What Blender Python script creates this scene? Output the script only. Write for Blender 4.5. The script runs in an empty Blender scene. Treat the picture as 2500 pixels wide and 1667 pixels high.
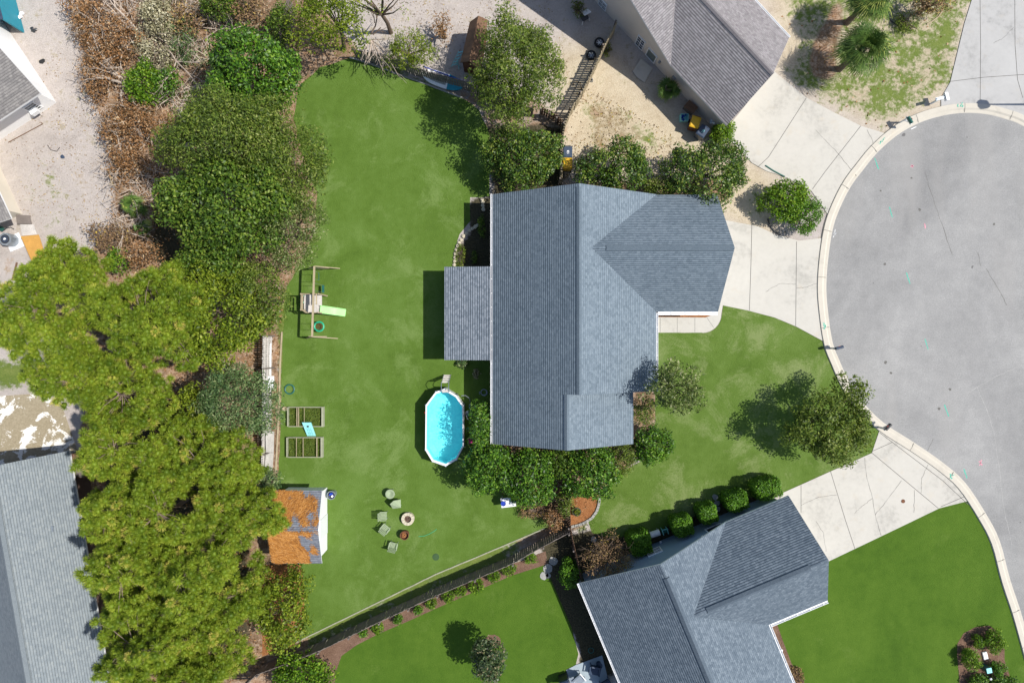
import bpy, math, random
import numpy as np
from mathutils import Vector
R=math.radians
C=bpy.context.scene.collection
S=bpy.context.scene
# ---------------------------------------------------------------- camera, sky, sun, exposure
K=36.0; H=46.3                       # 36 photo pixels per metre on the ground, drone 46.3 m up
cam=bpy.data.objects.new('camera',bpy.data.cameras.new('camera')); C.objects.link(cam)
cam.location=(0,0,H); cam.data.lens=24; cam.data.sensor_width=36; cam.data.clip_end=2000; S.camera=cam
SUN_EL=55.0; SUN_AZ=0.0              # the sun stands over the right side (+x)
w=bpy.data.worlds.new('World'); S.world=w; w.use_nodes=True
nt=w.node_tree; bg=nt.nodes['Background']; sk=nt.nodes.new('ShaderNodeTexSky')
sk.sky_type='NISHITA'; sk.sun_disc=False; sk.sun_elevation=R(SUN_EL); sk.sun_rotation=R(90)
nt.links.new(sk.outputs[0],bg.inputs[0]); bg.inputs[1].default_value=0.115
sl=bpy.data.lights.new('sun','SUN'); sl.energy=4.8; sl.angle=R(0.5); sl.color=(1,.955,.88)
so=bpy.data.objects.new('sun',sl); C.objects.link(so)
sd=Vector((math.cos(R(SUN_EL)),0.0,math.sin(R(SUN_EL)))); so.rotation_euler=sd.to_track_quat('Z','Y').to_euler()
so.location=(60,0,80)
S.view_settings.view_transform='Standard'; S.view_settings.look='None'; S.view_settings.gamma=1
S.view_settings.exposure=0.25
rng=np.random.default_rng(7); random.seed(7)

# ---------------------------------------------------------------- helpers
def P(px,py,h=0.0):
    s=(H-h)/H/K
    return Vector(((px-1250)*s,(833.5-py)*s,h))
def onplane(px,py,p0,n):
    o=Vector((0,0,H)); d=Vector(((px-1250)/K,(833.5-py)/K,-H))
    return o+d*((Vector(p0)-o).dot(n)/d.dot(n))

class MB:
    def __init__(s): s.v=[]; s.f=[]
    def add(s,vs,fs):
        b=len(s.v); s.v+= [tuple(a) for a in vs]; s.f+=[tuple(b+i for i in f) for f in fs]; return s
    def box(s,c,d,rz=0,rx=0,ry=0):
        c=Vector(c); hx,hy,hz=d[0]/2,d[1]/2,d[2]/2
        from mathutils import Euler
        M=Euler((rx,ry,rz)).to_matrix()
        vs=[c+M@Vector((x,y,z)) for x in(-hx,hx) for y in(-hy,hy) for z in(-hz,hz)]
        return s.add(vs,[(0,1,3,2),(4,6,7,5),(0,4,5,1),(2,3,7,6),(0,2,6,4),(1,5,7,3)])
    def beam(s,a,b,w=.05,h=.05):
        a=Vector(a); b=Vector(b); d=(b-a).normalized()
        up=Vector((0,0,1)) if abs(d.z)<.95 else Vector((1,0,0))
        x=d.cross(up).normalized()*w/2; y=d.cross(x).normalized()*h/2
        vs=[a-x-y,a+x-y,a+x+y,a-x+y,b-x-y,b+x-y,b+x+y,b-x+y]
        return s.add(vs,[(0,3,2,1),(4,5,6,7),(0,1,5,4),(1,2,6,5),(2,3,7,6),(3,0,4,7)])
    def tube(s,pts,r,n=6,r2=None):
        pts=[Vector(p) for p in pts]; m=len(pts); vs=[]
        for i,p in enumerate(pts):
            d=(pts[min(i+1,m-1)]-pts[max(i-1,0)]).normalized()
            up=Vector((0,0,1)) if abs(d.z)<.9 else Vector((1,0,0))
            x=d.cross(up).normalized(); y=d.cross(x)
            rr=r if r2 is None else r+(r2-r)*i/(m-1)
            vs+=[p+(x*math.cos(2*math.pi*k/n)+y*math.sin(2*math.pi*k/n))*rr for k in range(n)]
        fs=[(i*n+k,i*n+(k+1)%n,(i+1)*n+(k+1)%n,(i+1)*n+k) for i in range(m-1) for k in range(n)]
        fs+=[tuple(range(n))[::-1],tuple(range((m-1)*n,m*n))]
        return s.add(vs,fs)
    def lathe(s,c,prof,n=20,sx=1,sy=1):
        c=Vector(c); vs=[]
        for r,z in prof: vs+=[c+Vector((r*sx*math.cos(2*math.pi*k/n),r*sy*math.sin(2*math.pi*k/n),z)) for k in range(n)]
        m=len(prof); fs=[(i*n+k,i*n+(k+1)%n,(i+1)*n+(k+1)%n,(i+1)*n+k) for i in range(m-1) for k in range(n)]
        fs+=[tuple(range(n))[::-1],tuple(range((m-1)*n,m*n))]
        return s.add(vs,fs)
    def torus(s,c,Rr,r,n=20,m=6,tilt=None):
        c=Vector(c); vs=[]
        for i in range(n):
            a=2*math.pi*i/n; e=Vector((math.cos(a),math.sin(a),0))
            for j in range(m):
                b=2*math.pi*j/m; p=e*(Rr+r*math.cos(b))+Vector((0,0,r*math.sin(b)))
                if tilt is not None: p=tilt@p
                vs.append(c+p)
        fs=[(i*m+j,((i+1)%n)*m+j,((i+1)%n)*m+(j+1)%m,i*m+(j+1)%m) for i in range(n) for j in range(m)]
        return s.add(vs,fs)
    def prism(s,poly,z0,z1):
        n=len(poly); a=sum(poly[i][0]*poly[(i+1)%n][1]-poly[(i+1)%n][0]*poly[i][1] for i in range(n))
        if a<0: poly=list(poly)[::-1]
        vs=[(p[0],p[1],z0) for p in poly]+[(p[0],p[1],z1) for p in poly]
        fs=[tuple(range(n))[::-1],tuple(range(n,2*n))]+[(i,(i+1)%n,n+(i+1)%n,n+i) for i in range(n)]
        return s.add(vs,fs)
    def sheet(s,poly,z):
        n=len(poly); a=sum(poly[i][0]*poly[(i+1)%n][1]-poly[(i+1)%n][0]*poly[i][1] for i in range(n))
        if a<0: poly=list(poly)[::-1]
        return s.add([(p[0],p[1],z) for p in poly],[tuple(range(n))])
    def rock(s,c,r,rg,flat=.6):
        c=Vector(c); vs=[];n=8
        for i,ph in enumerate((-1.2,-.5,.2,.8,1.35)):
            for k in range(n):
                a=2*math.pi*k/n; q=r*(1+rg.uniform(-.16,.16))
                vs.append(c+Vector((q*math.cos(ph)*math.cos(a),q*math.cos(ph)*math.sin(a),q*math.sin(ph)*flat)))
        fs=[(i*n+k,i*n+(k+1)%n,(i+1)*n+(k+1)%n,(i+1)*n+k) for i in range(4) for k in range(n)]+[tuple(range(n))[::-1],tuple(range(4*n,5*n))]
        return s.add(vs,fs)

def link(name,v,f,m,parent=None,loc=(0,0,0),smooth=False,uv=None,mi=None):
    me=bpy.data.meshes.new(name)
    l=Vector(loc)
    me.from_pydata([(a[0]-l.x,a[1]-l.y,a[2]-l.z) for a in v],[],f)
    ms=m if isinstance(m,(list,tuple)) else [m]
    for x in ms: me.materials.append(x)
    if mi is not None: me.polygons.foreach_set('material_index',mi)
    if uv is not None:
        ul=me.uv_layers.new(name='UVMap'); ul.data.foreach_set('uv',np.array(uv,dtype=np.float32).ravel())
    if smooth: me.polygons.foreach_set('use_smooth',[True]*len(me.polygons))
    me.update()
    o=bpy.data.objects.new(name,me); C.objects.link(o)
    if parent: o.parent=parent
    else: o.location=l
    return o
def tag(o,label=None,cat=None,group=None,kind=None):
    if label: o['label']=label
    if cat: o['category']=cat
    if group: o['group']=group
    if kind: o['kind']=kind
    return o
class Thing:
    def __init__(s,name,label,cat,loc=(0,0,0),group=None,rz=0):
        s.o=bpy.data.objects.new(name,None); C.objects.link(s.o); s.o.location=loc; s.loc=Vector(loc)
        s.o.rotation_euler=(0,0,rz); s.o.empty_display_size=.3; tag(s.o,label,cat,group)
    # world=True: vertices are world coordinates; False: relative to the thing's base
    def part(s,name,mb,m,parent=None,world=True,label=None,smooth=False):
        o=link(name,mb.v,mb.f,m,parent or s.o,s.loc if world else (0,0,0),smooth)
        if label: o['label']=label
        return o
def one(name,mb,m,label,cat,group=None,smooth=False,loc=None):
    if loc is None:
        a=np.array(mb.v); loc=(float(a[:,0].mean()),float(a[:,1].mean()),float(a[:,2].min()))
    return tag(link(name,mb.v,mb.f,m,None,loc,smooth),label,cat,group)
def struct(name,mb,m): return tag(link(name,mb.v,mb.f,m),kind='structure')
def copytree(o,loc,rz,label,scale=1,parent=None):
    c=o.copy(); C.objects.link(c); c.parent=parent
    if parent is None:
        c.location=loc; c.rotation_euler=(0,0,rz); c.scale=(scale,)*3; c['label']=label
    for ch in list(o.children): copytree(ch,None,0,None,parent=c)
    return c

# ---------------------------------------------------------------- materials
class N:
    def __init__(s,name):
        s.m=bpy.data.materials.new(name); s.m.use_nodes=True; s.t=s.m.node_tree
        s.b=s.t.nodes['Principled BSDF']; s.out=s.t.nodes['Material Output']
        s.pos=s.n('ShaderNodeNewGeometry').outputs['Position']
    def n(s,t,**k):
        x=s.t.nodes.new(t)
        for a,b in k.items(): setattr(x,a,b)
        return x
    def put(s,i,v):
        if hasattr(v,'links') or hasattr(v,'is_linked'): s.t.links.new(v,i)
        else: i.default_value=v if not (isinstance(v,tuple) and len(v)==3 and len(i.default_value)==4) else v+(1,)
    def noise(s,sc,det=4,rough=.6,vec=None,dist=0,out='Fac'):
        x=s.n('ShaderNodeTexNoise'); s.put(x.inputs['Vector'],vec if vec is not None else s.pos)
        x.inputs['Scale'].default_value=sc; x.inputs['Detail'].default_value=det; x.inputs['Roughness'].default_value=rough; x.inputs['Distortion'].default_value=dist
        return x.outputs[out]
    def ramp(s,f,stops,interp='LINEAR'):
        x=s.n('ShaderNodeValToRGB'); x.color_ramp.interpolation=interp; e=x.color_ramp.elements
        while len(e)<len(stops): e.new(.5)
        for k,(p,c) in enumerate(stops):
            e[k].position=p; e[k].color=(c if isinstance(c,tuple) else (c,c,c))+(1,)
        s.put(x.inputs[0],f); return x.outputs[0]
    def mix(s,f,a,b,mode='MIX'):
        x=s.n('ShaderNodeMix',data_type='RGBA',blend_type=mode); s.put(x.inputs[0],f); s.put(x.inputs[6],a); s.put(x.inputs[7],b); return x.outputs[2]
    def math(s,op,a,b=0.0,c=0.0):
        x=s.n('ShaderNodeMath',operation=op); s.put(x.inputs[0],a); s.put(x.inputs[1],b); s.put(x.inputs[2],c); return x.outputs[0]
    def bump(s,h,st=.3,d=.02):
        x=s.n('ShaderNodeBump'); s.put(x.inputs['Height'],h); x.inputs['Strength'].default_value=st; x.inputs['Distance'].default_value=d
        s.put(s.b.inputs['Normal'],x.outputs[0])
    def fin(s,col,rough=.85,spec=.3,metal=0):
        s.put(s.b.inputs['Base Color'],col); s.put(s.b.inputs['Roughness'],rough); s.b.inputs['Specular IOR Level'].default_value=spec
        s.b.inputs['Metallic'].default_value=metal; return s.m
def plain(name,col,rough=.6,var=.18,sc=6,spec=.3,metal=0,bump=0):
    m=N(name); f=m.noise(sc,5,.65)
    c=m.ramp(f,[(.28,tuple(x*(1-var) for x in col)),(.72,tuple(min(1,x*(1+var)) for x in col))])
    if bump: m.bump(m.noise(sc*6,4),bump,.02)
    return m.fin(c,rough,spec,metal)
def stretched(m,sx,sy,sz,rz=0):
    x=m.n('ShaderNodeMapping'); m.put(x.inputs[0],m.pos); x.inputs['Scale'].default_value=(sx,sy,sz); x.inputs['Rotation'].default_value=(0,0,rz); return x.outputs[0]
def wood(name,col,var=.3):
    m=N(name); f=m.noise(14,5,.7); g=m.noise(2.2,3)
    c=m.ramp(m.math('ADD',m.math('MULTIPLY',f,.6),m.math('MULTIPLY',g,.4)),[(.3,tuple(x*(1-var) for x in col)),(.5,col),(.7,tuple(x*(1+var) for x in col))])
    m.bump(f,.3,.01); return m.fin(c,.85,.2)

def shingle(name,a,b,c,line=.2,step=1.0):
    # u runs along the eave, v up the slope, both in metres; courses 0.145 m deep
    m=N(name); uvn=m.n('ShaderNodeUVMap'); uv=uvn.outputs[0]
    br=m.n('ShaderNodeTexBrick'); m.put(br.inputs['Vector'],uv); br.inputs['Scale'].default_value=1
    br.inputs['Brick Width'].default_value=.19; br.inputs['Row Height'].default_value=.145; br.inputs['Mortar Size'].default_value=.003
    br.inputs['Color1'].default_value=(0,0,0,1); br.inputs['Color2'].default_value=(1,1,1,1); br.inputs['Mortar'].default_value=(.1,.1,.1,1); br.offset=.37; br.inputs['Mortar Smooth'].default_value=.3
    n2=m.noise(.45,3,.6); n3=m.noise(18,3,.8); n4=m.noise(6,5,.8)
    f=m.math('ADD',m.math('MULTIPLY',br.outputs['Color'],.15),m.math('ADD',m.math('MULTIPLY',n2,.13),m.math('ADD',m.math('MULTIPLY',n3,.42),m.math('MULTIPLY',n4,.34))))
    col=m.ramp(f,[(.36,a),(.52,b),(.70,c)])
    sp=m.n('ShaderNodeSeparateXYZ'); m.put(sp.inputs[0],uv)
    saw=m.math('FRACT',m.math('ADD',m.math('DIVIDE',sp.outputs[1],.145),500.0))
    edge=m.math('LESS_THAN',saw,.16)
    col=m.mix(m.math('MULTIPLY',edge,line),col,tuple(x*.3 for x in a))  # butt shadow put into the colour: dark line along each course's lower edge
    # butt edge of each course: a 1.6 cm step that faces down the slope
    butt=m.math('MINIMUM',m.math('DIVIDE',saw,.26),1.0)
    m.bump(m.math('ADD',butt,m.math('MULTIPLY',n3,.12)),1.0,.026*step)
    return m.fin(col,.9,.2)

M={}
M['roof_blue']=shingle('slate_blue_shingle',(.098,.130,.160),(.152,.192,.230),(.215,.262,.302),.22,1.5)
M['roof_navy']=shingle('navy_grey_shingle',(.070,.095,.125),(.122,.155,.19),(.21,.25,.29),.2,1.1)
M['roof_taupe']=shingle('taupe_shingle',(.16,.145,.155),(.25,.235,.24),(.36,.34,.345),.3,1.5)
M['roof_sage']=shingle('pale_grey_shingle',(.15,.175,.195),(.205,.235,.255),(.275,.30,.305),.2)
M['roof_grey']=shingle('warm_grey_shingle',(.12,.115,.115),(.20,.19,.185),(.30,.285,.27))
M['roof_porch']=shingle('tabbed_grey_shingle',(.09,.115,.145),(.175,.205,.24),(.27,.30,.34),.7,1.6)
M['white']=plain('white_paint',(.76,.77,.78),.5,.05,1.5)
M['siding_white']=plain('white_siding',(.8,.8,.8),.55,.04,.8)
M['siding_tan']=plain('tan_siding',(.66,.61,.56),.6,.06,.8)
M['siding_blue']=plain('blue_grey_siding',(.24,.33,.43),.6,.06,.7)
M['siding_cream']=plain('cream_siding',(.62,.57,.48),.6,.06,.7)
M['glass']=plain('window_glass',(.05,.06,.07),.12,.2,3,.6)
M['door_grey']=plain('grey_green_door',(.15,.19,.19),.4,.08,3)
M['wood_grey']=wood('weathered_grey_wood',(.17,.145,.13))
M['wood_brown']=wood('brown_wood',(.16,.095,.06))
M['wood_white']=wood('whitewashed_wood',(.50,.47,.44),.35)
M['wood_tan']=wood('tan_lumber',(.36,.30,.20))
M['ply']=wood('plywood',(.50,.27,.07),.2)
M['bark']=wood('bark',(.14,.105,.08),.4)
M['bark_pale']=wood('bare_pale_branch',(.42,.35,.29),.3)
M['metal']=plain('grey_metal',(.30,.34,.38),.35,.15,8,.5,.5)
M['black']=plain('black_plastic',(.03,.032,.036),.4,.2,6,.5)
M['rubber']=plain('tyre_rubber',(.02,.02,.021),.7,.3,20)
M['yellow']=plain('yellow_plastic',(.60,.36,.02),.4,.12,6)
M['blue']=plain('blue_plastic',(.02,.05,.35),.35,.1,6)
M['navy']=plain('navy_plastic',(.04,.06,.10),.4,.1,6)
M['teal_paint']=plain('teal_paint',(.01,.22,.30),.4,.08,3)
M['slide']=plain('pale_green_plastic',(.36,.72,.28),.35,.06,4)
M['green_plastic']=plain('green_plastic',(.02,.36,.20),.4,.12,8)
M['dkgreen']=plain('dark_green_plastic',(.02,.11,.09),.4,.12,8)
M['aqua']=plain('aqua_plastic',(.28,.66,.66),.4,.08,5)
M['sage']=plain('sage_fabric',(.27,.33,.21),.8,.12,10)
M['stone']=plain('pale_stone',(.50,.45,.34),.85,.25,9,bump=.4)
M['stone_grey']=plain('grey_stone',(.30,.30,.28),.85,.25,9,bump=.4)
M['paint_green']=plain('green_marking_paint',(.06,.42,.30),.7,.2,12)
M['paint_pink']=plain('pink_marking_paint',(.62,.26,.32),.8,.25,12)
M['crack']=plain('dark_joint',(.13,.125,.115),.95,.2,5)
M['rust']=plain('rusty_steel',(.14,.06,.03),.8,.4,12)
M['ash']=plain('ash',(.12,.08,.06),.95,.5,20)
M['flower_pink']=plain('magenta_flower',(.65,.02,.28),.6,.2,20)
M['seam']=plain('pale_road_seam',(.34,.335,.32),.95,.2,3)
M['patio']=plain('patio_concrete',(.30,.36,.40),.85,.1,2)
M['red']=plain('red_plastic',(.5,.03,.02),.4,.1,8)

def concrete(name,col,stain=.16,sc=.35,bright=1.0):
    m=N(name); a=m.noise(sc,5,.62,dist=.6); b=m.noise(3.5,5,.6); c=m.noise(60,2)
    f=m.math('ADD',m.math('MULTIPLY',a,.55),m.math('ADD',m.math('MULTIPLY',b,.25),m.math('MULTIPLY',c,.2)))
    cc=m.ramp(f,[(.34,tuple(x*(1-stain*1.5)*bright for x in (col[0],col[1],col[2]))),(.47,tuple(x*bright for x in col)),(.66,tuple(x*(1+stain*.5)*bright for x in col))])
    w_=m.noise(1.3,3,.5); cc=m.mix(m.ramp(w_,[(.60,0.0),(.75,.25)]),cc,(col[0]*1.0,col[1]*.86,col[2]*.68))
    m.bump(c,.15,.01); return m.fin(cc,.9,.25)
M['drive']=concrete('driveway_concrete',(.465,.445,.40),.19)
M['drive_grey']=concrete('grey_driveway_concrete',(.38,.375,.365),.2)
M['kerb']=concrete('kerb_concrete',(.49,.455,.39),.1,1.2)
def asphalt():
    m=N('worn_asphalt'); a=m.noise(.11,4,.55,dist=1.2); b=m.noise(1.1,6,.7); c=m.noise(11,4,.85); v=m.noise(30,2,.9)
    f=m.math('ADD',m.math('MULTIPLY',a,.30),m.math('ADD',m.math('MULTIPLY',b,.16),m.math('ADD',m.math('MULTIPLY',c,.28),m.math('MULTIPLY',v,.26))))
    cc=m.ramp(f,[(.38,(.175,.174,.172)),(.5,(.258,.256,.251)),(.60,(.345,.341,.331))])
    st=stretched(m,.9,.12,1,R(25)); s_=m.noise(.55,3,.5,vec=st); cc=m.mix(m.ramp(s_,[(.52,0.0),(.7,.4)]),cc,(.31,.30,.285))
    spt=m.noise(1.9,1,.4); cc=m.mix(m.ramp(spt,[(.795,0.0),(.81,.75)]),cc,(.09,.085,.085))
    m.bump(m.math('ADD',c,v),.35,.012); return m.fin(cc,.92,.25)
M['asphalt']=asphalt()
def grass(name,dark,mid,light,dry,dryth=.66,psc=.23):
    m=N(name); a=m.noise(psc,4,.6,dist=.8); b=m.noise(1.6,5,.7); c=m.noise(22,3,.75); d=m.noise(60,2,.8)
    st=stretched(m,1.0,.35,1,R(15)); e=m.noise(.9,4,.6,vec=st)
    f=m.math('ADD',m.math('MULTIPLY',a,.30),m.math('ADD',m.math('MULTIPLY',b,.20),m.math('ADD',m.math('MULTIPLY',c,.22),m.math('ADD',m.math('MULTIPLY',d,.18),m.math('MULTIPLY',e,.14)))))
    cc=m.ramp(f,[(.37,dark),(.5,mid),(.66,light)])
    q=m.math('ADD',m.math('MULTIPLY',m.noise(.33,5,.7,dist=.5),.8),m.math('MULTIPLY',m.noise(9,3,.7),.2))
    cc=m.mix(m.ramp(q,[(dryth-.06,0.0),(dryth+.06,.75)]),cc,dry)
    m.bump(m.math('ADD',c,m.math('MULTIPLY',b,.5)),.9,.05); return m.fin(cc,.9,.15)
M['lawn']=grass('back_lawn_grass',(.054,.102,.013),(.086,.153,.022),(.125,.205,.045),(.155,.23,.065),.575)
M['lawn_front']=grass('front_lawn_grass',(.056,.101,.014),(.088,.150,.023),(.135,.205,.048),(.21,.255,.10),.57,.3)
M['lawn_deep']=grass('deep_green_lawn_grass',(.036,.082,.007),(.060,.122,.011),(.090,.16,.018),(.11,.175,.03),.64,.18)
def mulch(name,a,b,c):
    m=N(name); x=m.noise(16,4,.8); y=m.noise(1.5,3); z=m.noise(45,2,.8)
    f=m.math('ADD',m.math('MULTIPLY',x,.45),m.math('ADD',m.math('MULTIPLY',y,.25),m.math('MULTIPLY',z,.3)))
    cc=m.ramp(f,[(.36,a),(.5,b),(.64,c)]); m.bump(m.math('ADD',x,z),1.0,.05); return m.fin(cc,.95,.1)
M['mulch_orange']=mulch('orange_bark_mulch',(.16,.06,.025),(.33,.14,.055),(.50,.25,.11))
M['mulch_brown']=mulch('brown_bark_mulch',(.075,.042,.03),(.19,.115,.08),(.33,.22,.16))
M['soil']=mulch('dark_bed_soil',(.02,.03,.012),(.045,.06,.022),(.08,.10,.035))
M['weeds']=mulch('weedy_bed_soil',(.05,.08,.015),(.085,.13,.025),(.14,.17,.05))
M['bed_wood']=wood('greyed_bed_boards',(.30,.31,.22))
M['siding_brown']=plain('brown_siding',(.13,.085,.065),.7,.1,2)
M['lid_green']=plain('sunken_green_lid',(.04,.085,.03),.7,.1,6)
def ground():
    m=N('mixed_yard_ground'); at=m.n('ShaderNodeAttribute'); at.attribute_name='mask'
    sp=m.n('ShaderNodeSeparateColor'); m.put(sp.inputs[0],at.outputs['Color'])
    b=m.noise(.7,6,.72,dist=.4); c=m.noise(9,4,.8); d=m.noise(35,3,.8); e=m.noise(3,5,.7)
    f=m.math('ADD',m.math('MULTIPLY',b,.4),m.math('ADD',m.math('MULTIPLY',c,.3),m.math('MULTIPLY',d,.3)))
    sand=m.ramp(f,[(.36,(.27,.235,.21)),(.48,(.43,.385,.355)),(.62,(.55,.50,.47))])
    warm=m.ramp(f,[(.36,(.32,.25,.16)),(.48,(.50,.42,.30)),(.62,(.63,.56,.43))])
    col=m.mix(at.outputs['Alpha'],sand,warm)
    # scattered dry weeds on bare sand
    q=m.math('ADD',m.math('MULTIPLY',b,.45),m.math('ADD',m.math('MULTIPLY',e,.3),m.math('MULTIPLY',d,.25)))
    col=m.mix(m.ramp(q,[(.535,0.0),(.60,.6)]),col,m.ramp(c,[(.4,(.20,.14,.06)),(.6,(.28,.25,.11))]))
    g=m.ramp(f,[(.36,(.06,.10,.018)),(.5,(.12,.17,.035)),(.64,(.21,.24,.07))])
    gm=m.ramp(m.math('ADD',sp.outputs[1],m.math('MULTIPLY',m.math('SUBTRACT',q,.5),2.4)),[(.44,0.0),(.60,1.0)])
    col=m.mix(gm,col,g)
    l=m.ramp(m.math('ADD',m.math('MULTIPLY',c,.5),m.math('MULTIPLY',d,.5)),[(.36,(.08,.042,.022)),(.48,(.27,.155,.09)),(.62,(.50,.35,.24))])
    l=m.mix(m.ramp(b,[(.42,.55),(.6,0.0)]),l,(.07,.055,.03)); l=m.mix(m.ramp(e,[(.48,0.0),(.62,.65)]),l,(.46,.36,.27))
    lm=m.ramp(m.math('ADD',sp.outputs[0],m.math('MULTIPLY',m.math('SUBTRACT',q,.5),1.4)),[(.42,0.0),(.58,1.0)])
    col=m.mix(lm,col,l)
    s_=m.ramp(c,[(.35,(.03,.03,.018)),(.65,(.10,.085,.05))])
    sm=m.ramp(m.math('ADD',sp.outputs[2],m.math('MULTIPLY',m.math('SUBTRACT',q,.5),1.2)),[(.44,0.0),(.56,1.0)])
    col=m.mix(sm,col,s_)
    m.bump(m.math('ADD',c,d),.9,.04); return m.fin(col,.95,.1)
M['ground']=ground()
def slabmat():
    m=N('mottled_old_slab'); a=m.noise(.8,5,.6,dist=1.0); b=m.noise(8,4,.7)
    base=m.ramp(b,[(.3,(.24,.20,.13)),(.7,(.36,.31,.22))])
    cc=m.mix(m.ramp(m.math('ADD',m.math('MULTIPLY',a,.85),m.math('MULTIPLY',b,.15)),[(.52,0.0),(.555,1.0)]),base,(.72,.70,.66)); m.bump(b,.2,.01); return m.fin(cc,.9,.2)
M['old_slab']=slabmat()
def water():
    m=N('pool_liner'); a=m.noise(2.2,4,.6,dist=1.5); b=m.noise(9,2,.5)
    cc=m.ramp(m.math('ADD',m.math('MULTIPLY',a,.7),m.math('MULTIPLY',b,.3)),[(.38,(.28,.80,.84)),(.62,(.42,.90,.92))])
    return m.fin(cc,.4,.3)
M['liner']=water()
def wsurf():
    m=N('clear_pool_water'); m.fin((.9,1,1),.03,.5); b=m.noise(7,3,.5); m.bump(b,.15,.03)
    tr=m.n('ShaderNodeBsdfTransparent'); tr.inputs[0].default_value=(.66,.97,.99,1); mx=m.n('ShaderNodeMixShader'); mx.inputs[0].default_value=.05
    gl=m.n('ShaderNodeBsdfGlossy'); gl.inputs['Roughness'].default_value=.04
    m.t.links.new(tr.outputs[0],mx.inputs[1]); m.t.links.new(gl.outputs[0],mx.inputs[2]); m.t.links.new(mx.outputs[0],m.out.inputs[0]); return m.m
M['water']=wsurf()
def needle_roof():
    m=shingle('shed_shingle',(.10,.11,.14),(.17,.185,.22),(.25,.26,.29)); return m
M['roof_shed']=needle_roof()

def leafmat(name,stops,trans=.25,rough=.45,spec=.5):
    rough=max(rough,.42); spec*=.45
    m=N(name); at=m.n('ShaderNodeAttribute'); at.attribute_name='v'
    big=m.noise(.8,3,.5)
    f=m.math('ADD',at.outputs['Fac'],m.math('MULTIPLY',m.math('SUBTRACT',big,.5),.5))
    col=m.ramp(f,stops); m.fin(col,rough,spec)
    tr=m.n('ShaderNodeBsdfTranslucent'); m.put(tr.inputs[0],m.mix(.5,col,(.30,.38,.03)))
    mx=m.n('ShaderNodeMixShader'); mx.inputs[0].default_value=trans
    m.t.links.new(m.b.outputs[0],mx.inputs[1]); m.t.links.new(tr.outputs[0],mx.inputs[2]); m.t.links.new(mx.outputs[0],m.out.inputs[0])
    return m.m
def st4(a,b,c,d): return [(.0,a),(.4,b),(.75,c),(1.0,d)]
L={}
L['pine']=leafmat('pine_needles',st4((.07,.125,.010),(.215,.30,.022),(.42,.49,.055),(.60,.52,.12)),.32)
M['bark_mid']=wood('pine_limb_bark',(.19,.145,.11),.4)
L['oak']=leafmat('oak_leaves',st4((.02,.045,.008),(.065,.13,.014),(.135,.21,.022),(.24,.295,.055)))
L['feather']=leafmat('willow_oak_leaves',st4((.028,.05,.010),(.09,.145,.018),(.17,.225,.032),(.28,.31,.09)))
L['glossy']=leafmat('glossy_evergreen_leaves',st4((.012,.04,.008),(.05,.13,.010),(.105,.225,.014),(.20,.31,.04)),.15,.32,.6)
L['camellia']=leafmat('camellia_leaves',st4((.012,.035,.008),(.048,.105,.012),(.115,.185,.018),(.24,.27,.05)),.12,.28,.7)
L['yellow']=leafmat('yellow_green_leaves',st4((.04,.07,.008),(.125,.185,.013),(.235,.30,.022),(.34,.385,.055)),.35)
L['lime']=leafmat('lime_leaves',st4((.03,.08,.006),(.085,.19,.010),(.18,.31,.018),(.31,.42,.05)),.3)
L['hedge']=leafmat('clipped_hedge_leaves',st4((.02,.06,.006),(.06,.155,.010),(.11,.245,.016),(.19,.34,.03)),.15)
L['greygreen']=leafmat('grey_green_vine_leaves',st4((0.039,0.084,0.031),(0.084,0.147,0.049),(0.168,0.238,0.084),(0.364,0.392,0.196)),.2)
L['brown']=leafmat('dead_brown_leaves',st4((.08,.042,.022),(.26,.13,.055),(.42,.235,.115),(.56,.43,.28)),.2,.7,.2)
L['rusty']=leafmat('rusty_autumn_leaves',st4((0.091,0.058,0.039),(0.208,0.130,0.078),(0.364,0.234,0.130),(0.494,0.364,0.078)),.2,.7,.2)
L['pale']=leafmat('pale_dry_leaves',st4((.12,.11,.06),(.32,.29,.17),(.52,.48,.32),(.66,.62,.46)),.2,.7,.2)
L['myrtle']=leafmat('sparse_mottled_leaves',st4((.04,.065,.018),(.11,.16,.035),(.20,.245,.075),(.42,.40,.24)),.25)
L['palm']=leafmat('palm_fronds',st4((.03,.07,.018),(.075,.145,.03),(.15,.22,.045),(.34,.38,.09)),.15,.35,.5)
L['magnolia']=leafmat('magnolia_leaves',st4((.018,.035,.016),(.045,.08,.028),(.10,.135,.05),(.26,.20,.12)),.1,.3,.7)
L['weed']=leafmat('weed_leaves',st4((.05,.08,.01),(.09,.14,.02),(.15,.20,.03),(.25,.27,.06)),.25,.6,.2)
L['needle']=leafmat('fallen_orange_needles',st4((.14,.055,.018),(.32,.13,.03),(.46,.21,.05),(.56,.31,.12)),.1,.7,.2)

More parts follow.
